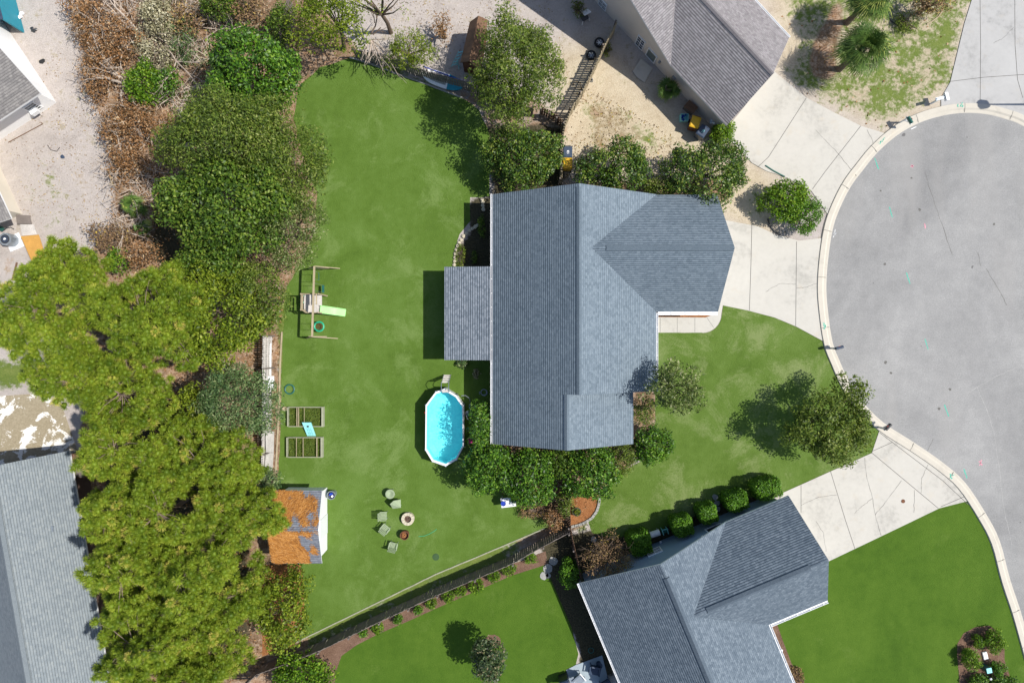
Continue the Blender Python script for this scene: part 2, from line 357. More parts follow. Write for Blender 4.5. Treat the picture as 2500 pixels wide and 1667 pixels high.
# ---------------------------------------------------------------- fast foliage meshes
def fastmesh(name,V,F,val,m):
    me=bpy.data.meshes.new(name); nv=len(V); nf,k=F.shape
    me.vertices.add(nv); me.vertices.foreach_set('co',V.astype(np.float32).ravel())
    me.loops.add(nf*k); me.loops.foreach_set('vertex_index',F.astype(np.int32).ravel())
    me.polygons.add(nf); me.polygons.foreach_set('loop_start',np.arange(0,nf*k,k,dtype=np.int32))
    try: me.polygons.foreach_set('loop_total',np.full(nf,k,dtype=np.int32))
    except Exception: pass
    a=me.attributes.new('v','FLOAT','POINT'); a.data.foreach_set('value',val.astype(np.float32))
    me.materials.append(m); me.update(calc_edges=True); return me
def unit(a): return a/np.maximum(np.linalg.norm(a,axis=1,keepdims=True),1e-6)
def leafquads(p,nrm,size,asp,val,rg,droop=0):
    n=len(p); r=unit(rg.normal(size=(n,3))); t=unit(np.cross(nrm,r)); b=np.cross(nrm,t)
    sz=size*rg.uniform(.6,1.35,(n,1)); a1=t*sz*.5; b1=b*sz*.5*asp
    V=np.stack([p-a1,p-b1+a1*.1,p+a1,p+b1+a1*.1],1).reshape(-1,3); F=np.arange(4*n).reshape(n,4)
    return V,F,np.repeat(val,4)
def clumps(c,rx,ry,rz,n,rc,rg,low=-.35,lump=.22,jit=.5):
    d=unit(rg.normal(size=(n*3,3))); d=d[d[:,2]>low][:n]; n=len(d)
    k=rg.uniform(0,6.28,6); a=np.arctan2(d[:,1],d[:,0])
    f=1+lump*(np.sin(3*a+k[0])*.5+np.sin(5*a+k[1]+2*d[:,2])*.35+np.sin(8*a+k[2])*.25)
    r=rg.uniform(jit,1,(n,1))**.5*f[:,None]
    p=np.array(c)+d*r*np.array([[rx-rc*.35,ry-rc*.35,rz-rc*.4]])
    return p,rc*rg.uniform(.65,1.3,n)
def crown_mesh(name,P0,rad,dens,size,asp,m,rg,up=.45,shell=.5,org=(0,0,0),twig=0):
    size*=1.22; dens*=.66
    cnt=np.maximum((dens*1.5*rad**2).astype(int),6); idx=np.repeat(np.arange(len(P0)),cnt); n=len(idx)
    d=unit(rg.normal(size=(n,3))+np.array([[0,0,.25]])); rr=rad[idx][:,None]*(shell+(1-shell)*rg.uniform(0,1,(n,1))**.7)
    sq=np.array([[1,1,.8]]); p=P0[idx]+d*rr*sq
    nr=unit(d*.55+rg.normal(size=(n,3))*.55+np.array([[0,0,up]]))
    cv=rg.uniform(.0,.28,len(P0)); val=cv[idx]-.12+rg.beta(1.15,1.5,n)*.98
    V,F,vv=leafquads(p,nr,size,asp,val,rg); return fastmesh(name,V-np.array(org),F,vv,m)
def trunk_mb(base,targets,r0,rg):
    mb=MB(); base=Vector(base)
    zt=np.mean([t[2] for t in targets]); top=Vector((base.x*.5+np.mean([t[0] for t in targets])*.5,base.y*.5+np.mean([t[1] for t in targets])*.5,zt*.55))
    mb.tube([base,base.lerp(top,.5)+Vector((rg.uniform(-.1,.1),rg.uniform(-.1,.1),0)),top],r0,8,r0*.65)
    for t in targets:
        t=Vector(t); mid=top.lerp(t,.5)+Vector((rg.uniform(-.25,.25),rg.uniform(-.25,.25),.15))
        mb.tube([top,mid,t],r0*.45,5,r0*.08)
    return mb
SEED=[100]
def newrng():
    SEED[0]+=1; return np.random.default_rng(SEED[0])
def tree(name,label,cat,px,py,rpx,rpy,hc,rz,kind,dens=240,size=.13,asp=.55,rc=.55,nc=None,group=None,low=-.35,lump=.22,tr=.16,up=.45,base=None,jit=.5,shell=.5):
    """crown centre seen at photo pixel (px,py), half-widths rpx,rpy in pixels, crown-centre height hc, half-height rz"""
    rg=newrng(); s=(H-hc)/H/K; rx,ry=rpx*s,rpy*s; c=P(px,py,hc)
    if nc is None: nc=int(4.2*(rx*ry+rx*rz)/(rc*rc))+6
    P0,rad=clumps(c,rx,ry,rz,nc,rc,rg,low,lump,jit)
    P0[:,2]=np.maximum(P0[:,2],rad*.6+.05)
    b=Vector((c.x,c.y,0)) if base is None else P(*base)
    t=Thing(name,label,cat,b,group)
    me=crown_mesh('crown',P0,rad,dens,size,asp,L[kind],rg,up,shell,b)
    o=bpy.data.objects.new('crown',me); C.objects.link(o); o.parent=t.o
    k=min(len(P0),14); t.part('trunk',trunk_mb(b,[tuple(P0[i]) for i in rg.choice(len(P0),k,False)],tr,rg),M['bark'])
    return t
def shrub(name,label,cat,px,py,rpx,rpy,h,kind,dens=420,size=.09,group=None,box=False,**kw):
    return tree(name,label,cat,px,py,rpx,rpy,h*.5,h*.5,kind,dens=dens,size=size,rc=kw.pop('rc',min(.3,rpx/K*.4)),group=group,low=-.8,lump=kw.pop('lump',.1),tr=.03,**kw)

def pine(label,px,py,rpx,rpy,hc,rz,n,group):
    hc*=.78; rg=newrng(); s=(H-hc)/H/K; rx,ry=rpx*s,rpy*s; c=P(px,py,hc)
    dx,dy=1250-px,833.5-py; l=math.hypot(dx,dy); sh=min(l*hc/H,.55*min(rpx,rpy)); b=P(px+dx/l*sh,py+dy/l*sh,0)
    m0=9000; d=unit(rg.normal(size=(m0,3))); d=d[d[:,2]>-.3]; m0=len(d); k=rg.uniform(0,6.28,4); a=np.arctan2(d[:,1],d[:,0])
    f=1+.15*np.sin(3*a+k[0])+.11*np.sin(5*a+k[1])+.08*np.sin(9*a+k[2])
    lay=np.where(rg.random(m0)<.62,rg.uniform(.88,1,m0),rg.uniform(.3,.88,m0)); cand=np.array(c)+d*(lay*f)[:,None]*np.array([[rx,ry,rz]])
    # tips gather into boughs: leave dark gaps between them
    gap=np.sin(cand[:,0]*1.9+k[0])+np.sin(cand[:,1]*2.1+k[1])+np.sin((cand[:,0]-cand[:,1])*1.3+k[2]); ok=gap>-1.4; cand=cand[ok]; cand[:,2]-=np.clip(.9-gap[ok],0,1.6)*.42
    sel=np.empty((0,3)); ids=[]
    for q_ in cand:
        if len(sel)==0 or (((sel-q_)*np.array([1,1,.7]))**2).sum(1).min()>(.34+.14*((len(sel)*7919)%13)/13)**2: sel=np.vstack([sel,q_])
        if len(sel)>900: break
    p=sel; n=len(p); out=unit(p-np.array(c))
    q=170; ax=unit(out*.45+np.array([[0,0,1.0]])+rg.normal(size=(n,3))*.18)
    idx=np.repeat(np.arange(n),q); m=len(idx); nd=unit(rg.normal(size=(m,3))+ax[idx]*.35); keep=(nd*ax[idx]).sum(1)>-.25; idx=idx[keep]; nd=nd[keep]; m=len(idx)
    tr=rg.uniform(.29,.37,n); ln=tr[idx][:,None]*rg.uniform(.86,1.08,(m,1))
    root=p[idx]-ax[idx]*.05*rg.uniform(0,1.4,(m,1)); tip=root+nd*ln+np.array([[0,0,-.03]])
    sd_=unit(np.cross(nd,rg.normal(size=(m,3))))*.011
    V=np.stack([root-sd_,root+sd_,tip+sd_*.55,tip-sd_*.55],1).reshape(-1,3); F=np.arange(4*m).reshape(m,4)
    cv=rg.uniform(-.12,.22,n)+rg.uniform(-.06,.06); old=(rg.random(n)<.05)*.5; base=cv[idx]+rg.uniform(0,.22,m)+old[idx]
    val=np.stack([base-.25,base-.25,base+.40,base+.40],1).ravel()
    # soft inner mass of each pompom
    du=[]
    for ph in (-.5,.05,.6,1.1):
        for k_ in range(9): du.append((math.cos(ph)*math.cos(k_*.698),math.cos(ph)*math.sin(k_*.698),math.sin(ph)))
    du.append((0,0,1)); du=np.array(du); nb=len(du); fd=[(r*9+k_,r*9+(k_+1)%9,(r+1)*9+(k_+1)%9,(r+1)*9+k_) for r in range(3) for k_ in range(9)]+[(27+k_,27+(k_+1)%9,36,36) for k_ in range(0)]
    fd+=[(27+k_,27+(k_+1)%9,27+(k_+2)%9,36) for k_ in (0,2,4,6)]+[(35,27,28,36)]
    DV=p[:,None,:]+du[None]*tr[:,None,None]*.5*rg.uniform(.8,1.15,(n,nb,1))*np.array([1,1,.85]); DF=(np.array(fd)[None]+(np.arange(n)*nb)[:,None,None]).reshape(-1,4)
    dval=np.clip(cv[:,None]*.6+.10+du[None,:,2]*.06+rg.uniform(-.1,.16,(n,nb)),0,1).ravel()
    F=np.vstack([F,DF+len(V)]); V=np.vstack([V,DV.reshape(-1,3)]); val=np.concatenate([val,dval])
    t=Thing('pine_tree',label,'pine tree',b,group)
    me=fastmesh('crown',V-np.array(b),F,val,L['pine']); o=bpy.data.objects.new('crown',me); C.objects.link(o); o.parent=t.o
    mb=MB(); top=Vector((c.x,c.y,hc+rz*.5)); mb.tube([b,b.lerp(top,.5)+Vector((.15,-.1,0)),top],.17,8,.05)
    for i in rg.choice(n,min(n,45),False):
        z=min(max(p[i][2]-rg.uniform(.3,1.0),hc-rz*.8),hc+rz*.45); f_=z/top.z
        q0=b.lerp(top,f_); q1=Vector(p[i]); mid=q0.lerp(q1,.55)+Vector((rg.uniform(-.2,.2),rg.uniform(-.2,.2),-.1)); mb.tube([q0,mid,q1],.032,4,.012)
    for i in rg.choice(n,max(2,n//10),False):
        for _ in range(3): mb.tube([Vector(p[i]),Vector(p[i])+Vector((rg.uniform(-.35,.35),rg.uniform(-.35,.35),rg.uniform(.12,.3)))],.012,4,.006)
    t.part('trunk',mb,M['bark_mid'])
    return t

def bare(mb,p,d,ln,r,depth,rg,spread=.6):
    p=Vector(p); d=Vector(d).normalized(); q=p+d*ln*.5+Vector(rg.normal(size=3))*ln*.04; e=q+(d+Vector(rg.normal(size=3))*.12).normalized()*ln*.5
    mb.tube([p,q,e],r,4,r*.55)
    if depth>0:
        for k in range(int(rg.integers(2,4))):
            f=rg.uniform(.35,1); s0=p.lerp(e,f); nd=(d+Vector(rg.normal(size=3))*spread).normalized(); bare(mb,s0,nd,ln*rg.uniform(.5,.75),r*.5,depth-1,rg,spread)

def ribbon(mb,pts,wd,z,jit=0,rg=None,sub=6):
    q=[]
    for i in range(len(pts)-1):
        a=P(*pts[i]); b=P(*pts[i+1])
        for k in range(sub if jit else 1):
            t=k/(sub if jit else 1); c=a.lerp(b,t)
            if jit: c+=Vector((rg.uniform(-jit,jit),rg.uniform(-jit,jit),0))
            q.append(c)
    q.append(P(*pts[-1])); vs=[]
    for i,c in enumerate(q):
        d=(q[min(i+1,len(q)-1)]-q[max(i-1,0)]); n=Vector((-d.y,d.x,0)).normalized()*wd/2
        if jit: n*=rg.uniform(.5,1.3)
        vs+=[(c.x-n.x,c.y-n.y,z),(c.x+n.x,c.y+n.y,z)]
    mb.add(vs,[(2*i,2*i+2,2*i+3,2*i+1) for i in range(len(q)-1)])
def poly(pts,jit=0,sub=.6,rg=None):
    out=[]
    for i in range(len(pts)):
        a=P(*pts[i]); b=P(*pts[(i+1)%len(pts)]); n=max(1,int((b-a).length/sub)) if jit else 1
        for k in range(n):
            c=a.lerp(b,k/n)
            if jit and k: c+=Vector((rg.uniform(-jit,jit),rg.uniform(-jit,jit),0))
            out.append((c.x,c.y))
    return out
# ================================================================ SETTING
def ground_mesh():
    X=np.concatenate([[-300],np.arange(-46,46.01,.2),[300]]); Y=np.concatenate([[-300],np.arange(-32,32.01,.2),[300]])
    nx,ny=len(X),len(Y); gx,gy=np.meshgrid(X,Y,indexing='ij'); px=gx*K+1250; py=833.5-gy*K
    def inside(pg):
        r=np.zeros(px.shape,bool); n=len(pg)
        for i in range(n):
            x0,y0=pg[i]; x1,y1=pg[(i+1)%n]
            if y0==y1: continue
            c=((y0>py)!=(y1>py))&(px<(x1-x0)*(py-y0)/(y1-y0)+x0); r^=c
        return r.astype(float)
    def blur(a,k):
        for _ in range(2):
            for ax in (0,1):
                a=sum(np.roll(a,s,axis=ax) for s in range(-k,k+1))/(2*k+1)
        return a
    def layer(ls,k=2):
        a=np.zeros(px.shape)
        for pg,v in ls: a=np.maximum(a,inside(pg)*v)
        return blur(a,k)
    lit=layer([([(140,380),(250,400),(260,560),(180,600),(110,520)],.36),([(880,0),(1100,0),(1110,120),(960,110)],.30),([(175,-40),(760,-40),(870,148),(800,175),(750,230),(745,300),(790,400),(790,520),(760,600),(715,680),(700,760),(672,640),(700,1200),(720,1400),(760,1560),(720,1760),(180,1760),(200,1110),(195,1000),(240,930),(60,780),(110,660),(225,610),(280,540),(265,330),(205,210)],.85),
      ([(700,-20),(760,-20),(900,150),(735,150)],.8),([(1380,440),(1780,430),(1800,500),(1600,480),(1380,480)],.75),
      ([(1130,1060),(1560,1060),(1550,1140),(1480,1230),(1390,1310),(1290,1250),(1240,1220),(1150,1180)],.8),([(1545,940),(1610,950),(1600,1060),(1570,1110),(1530,1110)],.9),
      ([(2040,-10),(2065,10),(2060,60),(2045,150),(2050,195),(1990,195),(1970,165),(1985,90),(2020,40)],.85),
      ([(1150,150),(1400,280),(1380,480),(1190,470)],.55),([(610,1360),(740,1380),(745,1500),(740,1760),(580,1760)],.85),
      ([(1420,230),(1500,230),(1590,330),(1560,400),(1430,400)],.47),([(1040,205),(1130,200),(1200,260),(1170,280),(1090,240),(960,180),(900,120)],.6),
      ([(0,600),(60,600),(30,700),(0,720)],.5),([(1250,1230),(1380,1180),(1400,1300),(1260,1380)],.6)])
    gr=layer([([(1870,-60),(2400,-60),(2330,150),(2290,246),(2160,325),(1968,240),(1885,178),(1940,90)],.56),([(185,180),(215,180),(240,260),(235,330),(190,300)],.5),([(-100,870),(60,870),(120,900),(60,960),(-100,960)],.75),
      ([(1410,200),(1480,215),(1640,330),(1600,420),(1400,420)],.47),([(1800,400),(1900,430),(1880,560),(1800,540)],.45),([(690,180),(900,120),(1150,230),(1210,300),(1210,470),(740,470)],.62),([(650,600),(760,560),(760,700),(660,1200),(720,1600),(830,1600),(900,1480),(700,1700),(640,1500)],.62),
      ([(650,600),(1200,600),(1250,1400),(700,1600)],.7),([(1420,1240),(1480,1290),(1480,1340),(1400,1330)],.4),([(640,1667),(760,1500),(1440,1190),(1440,1290),(900,1560),(800,1667)],.5),
      ([(60,340),(150,380),(190,420),(235,470),(200,600),(100,600),(30,480)],.36),([(2330,0),(2380,0),(2340,240),(2300,250)],.5)],3)
    soil=layer([([(1136,480),(1215,480),(1215,660),(1105,660),(1116,600),(1150,560),(1136,540)],.8),([(640,1640),(760,1560),(1100,1410),(1385,1290),(1385,1318),(1110,1440),(780,1590),(660,1667)],.62),
      ([(380,480),(490,480),(480,640),(360,640)],.9),([(240,980),(500,930),(620,1200),(630,1640),(260,1640)],.6),([(1870,500),(1960,560),(2000,560),(1960,600),(1870,570)],.5),([(1410,1300),(1480,1285),(1760,1190),(1860,1160),(1890,1190),(1700,1330),(1560,1400),(1420,1420)],.95),
      ([(1325,1310),(1400,1300),(1440,1400),(1510,1660),(1405,1640),(1420,1590),(1340,1420)],1.0),([(1170,300),(1380,300),(1380,470),(1190,470)],.7),([(1180,480),(1300,470),(1540,480),(1800,460),(1800,500),(1180,500)],.6),([(1560,150),(1640,190),(1780,330),(1700,340),(1600,230)],.42)])
    warm=layer([([(1330,120),(1460,100),(1700,300),(1900,420),(1900,600),(1800,560),(1600,440),(1370,440)],1.0),([(1870,-60),(2400,-60),(2320,250),(2160,330),(1885,178)],.9)],4)
    m=np.stack([lit,gr,soil,warm],-1)
    V=np.stack([gx,gy,np.zeros_like(gx)],-1).reshape(-1,3)
    I=np.arange(nx*ny).reshape(nx,ny); F=np.stack([I[:-1,:-1],I[1:,:-1],I[1:,1:],I[:-1,1:]],-1).reshape(-1,4)
    me=fastmesh('ground',V,F,np.zeros(len(V)),M['ground'])
    a=me.attributes.new('mask','FLOAT_COLOR','POINT'); a.data.foreach_set('color',m.reshape(-1).astype(np.float32))
    o=bpy.data.objects.new('ground',me); C.objects.link(o); tag(o,kind='structure')
ground_mesh()
rg=newrng()
def sheet(name,pts,z,m,jit=0,**k):
    mb=MB(); mb.sheet(poly(pts,jit,rg=rg,**k),z); return struct(name,mb,m)
# asphalt edge of the turning circle, top right to bottom right
EDGE=[(2720,470),(2620,380),(2500,308),(2455,290),(2407,278),(2354,275),(2300,282),(2242,300),(2189,330),(2141,372),(2104,417),(2078,452),(2055,495),(2034,550),(2022,619),(2016,696),(2020,760),(2031,834),(2048,880),(2073,935),(2106,983),(2157,1033),(2231,1081),(2300,1129),(2354,1177),(2404,1251),(2439,1319),(2465,1415),(2500,1524),(2560,1760),(2600,2000)]
def smooth(pts,n=4):
    out=[]
    for i in range(len(pts)-1):
        p0=pts[max(i-1,0)];p1=pts[i];p2=pts[i+1];p3=pts[min(i+2,len(pts)-1)]
        for k in range(n):
            t=k/n; out.append(tuple(.5*((2*p1[j])+(-p0[j]+p2[j])*t+(2*p0[j]-5*p1[j]+4*p2[j]-p3[j])*t*t+(-p0[j]+3*p1[j]-3*p2[j]+p3[j])*t**3) for j in(0,1)))
    out.append(pts[-1]); return out
E=smooth(EDGE)
def offs(pts,d):
    out=[]
    for i,p in enumerate(pts):
        a=pts[max(i-1,0)]; b=pts[min(i+1,len(pts)-1)]; dx,dy=b[0]-a[0],b[1]-a[1]; l=math.hypot(dx,dy); out.append((p[0]+dy/l*d,p[1]-dx/l*d))
    return out
side=1 if offs(E,10)[40][0]<E[40][0] else -1
sheet('road',E+[(4200,2000),(4200,470)],.008,M['asphalt'])
def kerb():
    prof=[(-1.5,.006),(0,.022),(6,.03),(10,.10),(21,.115),(22.5,.0)]
    mb=MB(); rows=[]
    for d,z in prof: rows.append([(P(*q).x,P(*q).y,z) for q in offs(E,side*d)])
    n=len(E); vs=[v for r in rows for v in r]; mb.add(vs,[(j*n+i,j*n+i+1,(j+1)*n+i+1,(j+1)*n+i) for j in range(len(prof)-1) for i in range(n-1)])
    struct('kerb',mb,M['kerb'])
    j=MB(); acc=0
    for i in range(6,n-6):
        a=P(*E[i]); b=P(*E[i+1]); acc+=(b-a).length
        if acc>3.05:
            acc=0; o1=offs(E,side*0)[i]; o2=offs(E,side*10)[i]; o3=offs(E,side*21.5)[i]; p=[Vector((P(*q).x,P(*q).y,z)) for q,z in ((o1,.025),(o2,.104),(o3,.119))]
            t=(b-a).normalized()*.014
            for u,v in ((p[0],p[1]),(p[1],p[2])): j.add([u-t,u+t,v+t,v-t],[(0,1,2,3)])
    struct('kerb_joints',j,M['crack'])
kerb()
K20=offs(E,side*14)
def kseg(a,b):   # kerb points between two photo heights, at the outer kerb
    i0=min(range(len(K20)),key=lambda i:math.dist(K20[i],a)); i1=min(range(len(K20)),key=lambda i:math.dist(K20[i],b))
    return K20[i0:i1+1] if i0<=i1 else K20[i1:i0+1][::-1]
sheet('driveway',[(1700,520),(1772,538),(1850,553),(1893,573),(1950,588)]+kseg((2004,583),(2010,834))+[(1943,797),(1890,775),(1825,758),(1762,745),(1700,745)],.045,M['drive'])
sheet('driveway',[(1785,300),(1888,174),(1968,239),(2035,275),(2101,308)]+kseg((2165,323),(2020,527))+[(1979,465),(1917,433),(1870,418),(1835,398),(1814,374),(1782,342)],.045,M['drive'])
sheet('driveway',[(1902,1206),(1965,1178),(2027,1150),(2080,1127),(2128,1105)]+kseg((2146,1055),(2367,1232))+[(2292,1240),(2230,1270),(2130,1318),(2025,1368),(1960,1400)],.045,M['drive'])
sheet('driveway',[(2376,-200),(2372,0),(2354,58),(2332,149),(2319,202),(2297,240)]+kseg((2292,262),(2560,325))+[(2620,200),(2700,-200)],.045,M['drive_grey'])
ws=[(1596,755),(1596,812),(1700,812)]+[(1715+45*math.sin(t),766+46*math.cos(t)) for t in [i*math.pi/2/8 for i in range(9)]]+[(1764,745)]
sheet('walkway',ws,.052,M['drive'])
sheet('mulch_bed',[(1601,762),(1748,762),(1740,768),(1722,775),(1601,774)],.066,M['mulch_orange'])
# lawns
sheet('back_lawn',[(716,290),(728,215),(780,165),(856,142),(905,158),(955,177),(1040,207),(1130,241),(1170,270),(1195,330),(1195,480),(1148,482),(1148,540),(1122,572),(1110,610),(1105,640),(1105,870),(1205,872),(1205,1130),(1250,1215),(1335,1250),(1375,1280),(1330,1290),(1250,1324),(1160,1362),(1066,1400),(900,1481),(723,1567),(735,1480),(725,1390),(690,1372),(676,1190),(684,1100),(690,820),(700,700),(735,640),(770,560),(775,470),(740,380)],.014,M['lawn'],.05)
sheet('front_lawn',[(1604,812),(1715,812)]+[(1715+47*math.sin(t),766+47*math.cos(t)) for t in [i*math.pi/2/8 for i in range(9)]]+[(1766,742),(1825,755),(1890,771),(1943,794)]+[(p[0],p[1]) for p in kseg((2008,832),(2130,1030))]+[(2149,1058),(2127,1109),(2029,1154),(1904,1210),(1862,1213),(1800,1212),(1745,1233),(1690,1262),(1600,1297),(1540,1303),(1500,1315),(1445,1300),(1436,1272),(1458,1240),(1464,1212),(1500,1160),(1575,1120),(1600,1060),(1600,960)],.014,M['lawn_front'],.03)
sheet('side_lawn',[(815,1700),(820,1640),(834,1600),(872,1573),(923,1547),(1000,1514),(1066,1484),(1160,1443),(1250,1404),(1329,1379),(1342,1407),(1365,1460),(1395,1530),(1412,1595),(1405,1625),(1390,1632),(1365,1667),(1340,1760),(815,1760)],.014,M['lawn_deep'])
sheet('corner_lawn',[(2291,1236)]+kseg((2367,1234),(2600,1990))+[(2200,1990),(1985,1720),(1962,1667),(1930,1620),(1908,1560),(1895,1525),(1990,1470),(1988,1376),(2023,1364),(2128,1313),(2228,1266)],.014,M['lawn_deep'])
# beds
el=lambda cx,cy,rx,ry,n=28,ph=0:[(cx+rx*math.cos(i*2*math.pi/n)*(1+.05*math.sin(3*i+ph)),cy+ry*math.sin(i*2*math.pi/n)*(1+.05*math.cos(4*i+ph))) for i in range(n)]
sheet('mulch_bed',[(1393,1180),(1440,1186),(1455,1203),(1463,1214),(1458,1237),(1447,1258),(1434,1270),(1393,1284)],.024,M['mulch_orange'],.02)
sheet('mulch_bed',[(2336,1600),(2337,1570),(2352,1545),(2380,1530),(2415,1526),(2434,1540),(2452,1580),(2452,1610),(2462,1640),(2478,1700),(2345,1700),(2341,1650)],.024,M['mulch_brown'],.03)
sheet('mulch_bed',[(1848,1525),(1897,1522),(1910,1560),(1932,1618),(1968,1672),(2000,1760),(1880,1760)],.024,M['mulch_brown'],.03)
sheet('mulch_bed',[(740,1605),(850,1552),(923,1518),(1066,1452),(1250,1376),(1332,1345),(1338,1382),(1250,1412),(1160,1450),(1066,1492),(1000,1522),(923,1555),(880,1580),(845,1603),(830,1645),(820,1690),(770,1700),(740,1640)],.010,M['mulch_brown'],.03)
sheet('mulch_bed',[(1174,1602)]+el(1203,1563,22,16),.024,M['mulch_brown'])if 0 else sheet('mulch_bed',el(1203,1565,20,17),.024,M['mulch_brown'])
sheet('leaf_strewn_bed',[(640,1378),(735,1378),(742,1420),(746,1500),(730,1560),(700,1590),(640,1600)],.022,M['mulch_orange'],.06)
sheet('patio_slab',[(1382,1634),(1405,1622),(1470,1598),(1500,1720),(1420,1740)],.05,M['patio'])
sheet('patio_slab',[(-120,975),(95,960),(150,985),(190,1100),(205,1170),(-120,1230)],.03,M['old_slab'])
sheet('door_step',[(1564,145),(1593,168),(1573,203),(1556,192),(1544,176)],.10,M['kerb'])
# joints and cracks
j=MB(); z=.0485
for pts in ([(1835,548),(1833,640),(1829,758)],[(1944,590),(1943,690),(1942,796)],[(1968,240),(1875,385),(1850,408)],[(2101,308),(2015,418),(1983,462)],[(2391,-60),(2393,115),(2392,245)],[(2476,-60),(2477,110),(2483,195),(2496,240)],[(2319,200),(2400,190),(2500,183),(2560,178)],
   [(2027,1150),(2063,1268),(2087,1340)],[(2128,1105),(2290,1240)],[(1902,1206),(1955,1215),(1955,1260)] if 0 else [(1955,1183),(1955,1250)],[(2146,1055),(2300,1172),(2362,1230)],[(2128,1101),(2178,1079)],[(2296,1236),(2352,1212)]): ribbon(j,pts,.035,z)
for x in (1611.5,1653,1696): ribbon(j,[(x,776),(x,811)],.02,.0555)
ribbon(j,[(1726,776),(1742,800)],.02,.0555)
struct('slab_joints',j,M['crack'])
j=MB()
for pts in ([(1870,712),(1890,700),(1905,692),(1943,694)],[(1944,703),(1965,702),(1995,692)],[(2110,1118),(2114,1160),(2128,1210),(2137,1260),(2150,1306)],[(1955,1232),(2000,1212),(2043,1207)],[(2085,1252),(2103,1235),(2128,1216)],[(2135,1256),(2165,1220),(2200,1172)],[(2266,1132),(2250,1165),(2248,1202)],[(2232,1195),(2230,1250)],[(1991,1272),(2010,1300),(2016,1345)],[(1990,318),(2045,375),(2090,430)],[(2424,107),(2448,95),(2474,68)],[(2117,318),(2130,345),(2130,350)]): ribbon(j,pts,.022,z,.03,rg)
struct('slab_cracks',j,M['crack'])
j=MB()
for pts in ([(2257,417),(2266,450),(2300,550),(2325,622)],[(2387,617),(2395,650)],[(2407,655),(2440,710),(2458,745)],[(2264,1100),(2278,1070)]): ribbon(j,pts,.03,.0105,.03,rg)
struct('road_cracks',j,M['crack'])
j=MB()
for pts in ([(2560,872),(2500,890),(2440,915),(2385,945),(2360,962)],[(2385,945),(2410,1000),(2428,1060),(2440,1150),(2452,1250),(2470,1330)],): ribbon(j,pts,.03,.0100,.03,rg)
struct('road_seams',j,M['seam'])
j=MB()
for x,y,r in ((2245,512,.11),(2160,645,.10),(2427,547,.10),(2319,950,.10),(2292,997,.11),(2225,435,.08),(2150,466,.07),(2175,910,.09),(2330,1180,.07),(2162,884,.12)): j.sheet([(P(x,y).x+r*rg.uniform(.6,1.2)*math.cos(k*.698),P(x,y).y+r*rg.uniform(.6,1.2)*math.sin(k*.698)) for k in range(9)],.0112)
struct('road_spots',j,M['crack'])
# utility locating paint on the road and kerb, sprayed strokes as they stand
j=MB()
def strokes(mb,pts,wd,zz): ribbon(mb,pts,wd,zz,.012,rg,3)
for a,b in (((2171,505),(2179,531)),((2213,666),(2222,693)),((2258,827),(2266,853)),((2306,988),(2316,1016)),((2353,1145),(2361,1167)),((2135,386),(2145,413))): strokes(j,[a,b],.06,.0115)
for s_ in ([(2141,352),(2146,341)],[(2146,354),(2152,338)],[(2152,348),(2159,333)],[(2141,347),(2150,348)],[(2146,340),(2156,342)]): strokes(j,s_,.05,.106)
for s_ in ([(2337,256),(2335,260),(2337,263)],[(2342,262),(2347,252)],[(2345,262),(2348,262),(2348,258)]): strokes(j,s_,.06,.121)
for s_ in ([(2007,789),(2011,789),(2009,795),(2013,797)],[(2009,801),(2013,799),(2014,793)],[(2007,800),(2012,803)]): strokes(j,s_,.06,.112)
for s_ in ([(2316,1156),(2320,1156),(2317,1162),(2322,1166)],[(2323,1160),(2327,1158)],[(2318,1168),(2323,1166)]): strokes(j,s_,.06,.112)
struct('road_markings',j,M['paint_green'])
j=MB()
for s_ in ([(2226,403),(2228,410)],[(2223,407),(2231,405)],[(2390,1125),(2398,1135)],[(2396,1122),(2391,1136)],[(2257,545),(2259,558)]): strokes(j,s_,.07,.0115)
struct('road_markings',j,M['paint_pink'])
j=MB(); j.torus(P(2038,570,.012),.075,.016,14,4); ribbon(j,[(2039,560),(2038,566)],.03,.013); ribbon(j,[(2036,575),(2034,580)],.03,.013); ribbon(j,[(2224,316),(2237,310)],.04,.0115)
struct('road_markings',j,M['white'])
mb=MB(); c=P(2205,1223,.05); mb.lathe(c,[(.13,0),(.13,.012),(.10,.012),(.09,.006)],18); one('drain_cover',mb,M['rust'],'round rusty drain cover set in the concrete driveway','drain cover')

# ================================================================ HOUSES
def roofobj(th,polys,m,name='roof',thick=.14,trim=None):
    """polys: list of (world points, eave direction)"""
    v=[];f=[];uv=[];mi=[]
    for pts,e in polys:
        pts=[Vector(p) for p in pts]; e=Vector((e[0],e[1],0)).normalized()
        n=Vector((0,0,0))
        for i in range(len(pts)): n+=pts[i].cross(pts[(i+1)%len(pts)])
        n.normalize()
        if n.z<0: pts=pts[::-1]; n=-n
        up=n.cross(e).normalized()
        if up.z<0: up=-up
        b=len(v); k=len(pts); v+=[tuple(p) for p in pts]; f.append(tuple(range(b,b+k))); mi.append(0); uv+=[(p.dot(e),p.dot(up)) for p in pts]
        v+=[(p.x,p.y,p.z-thick) for p in pts]; f.append(tuple(range(b+k,b+2*k))[::-1]); mi.append(1); uv+=[(0,0)]*k
        for i in range(k):
            q=(i+1)%k; f.append((b+i,b+k+i,b+k+q,b+q)); mi.append(1); uv+=[(0,0)]*4
    return link(name,v,f,[m,trim or M['white']],th.o,th.loc,uv=uv,mi=mi)
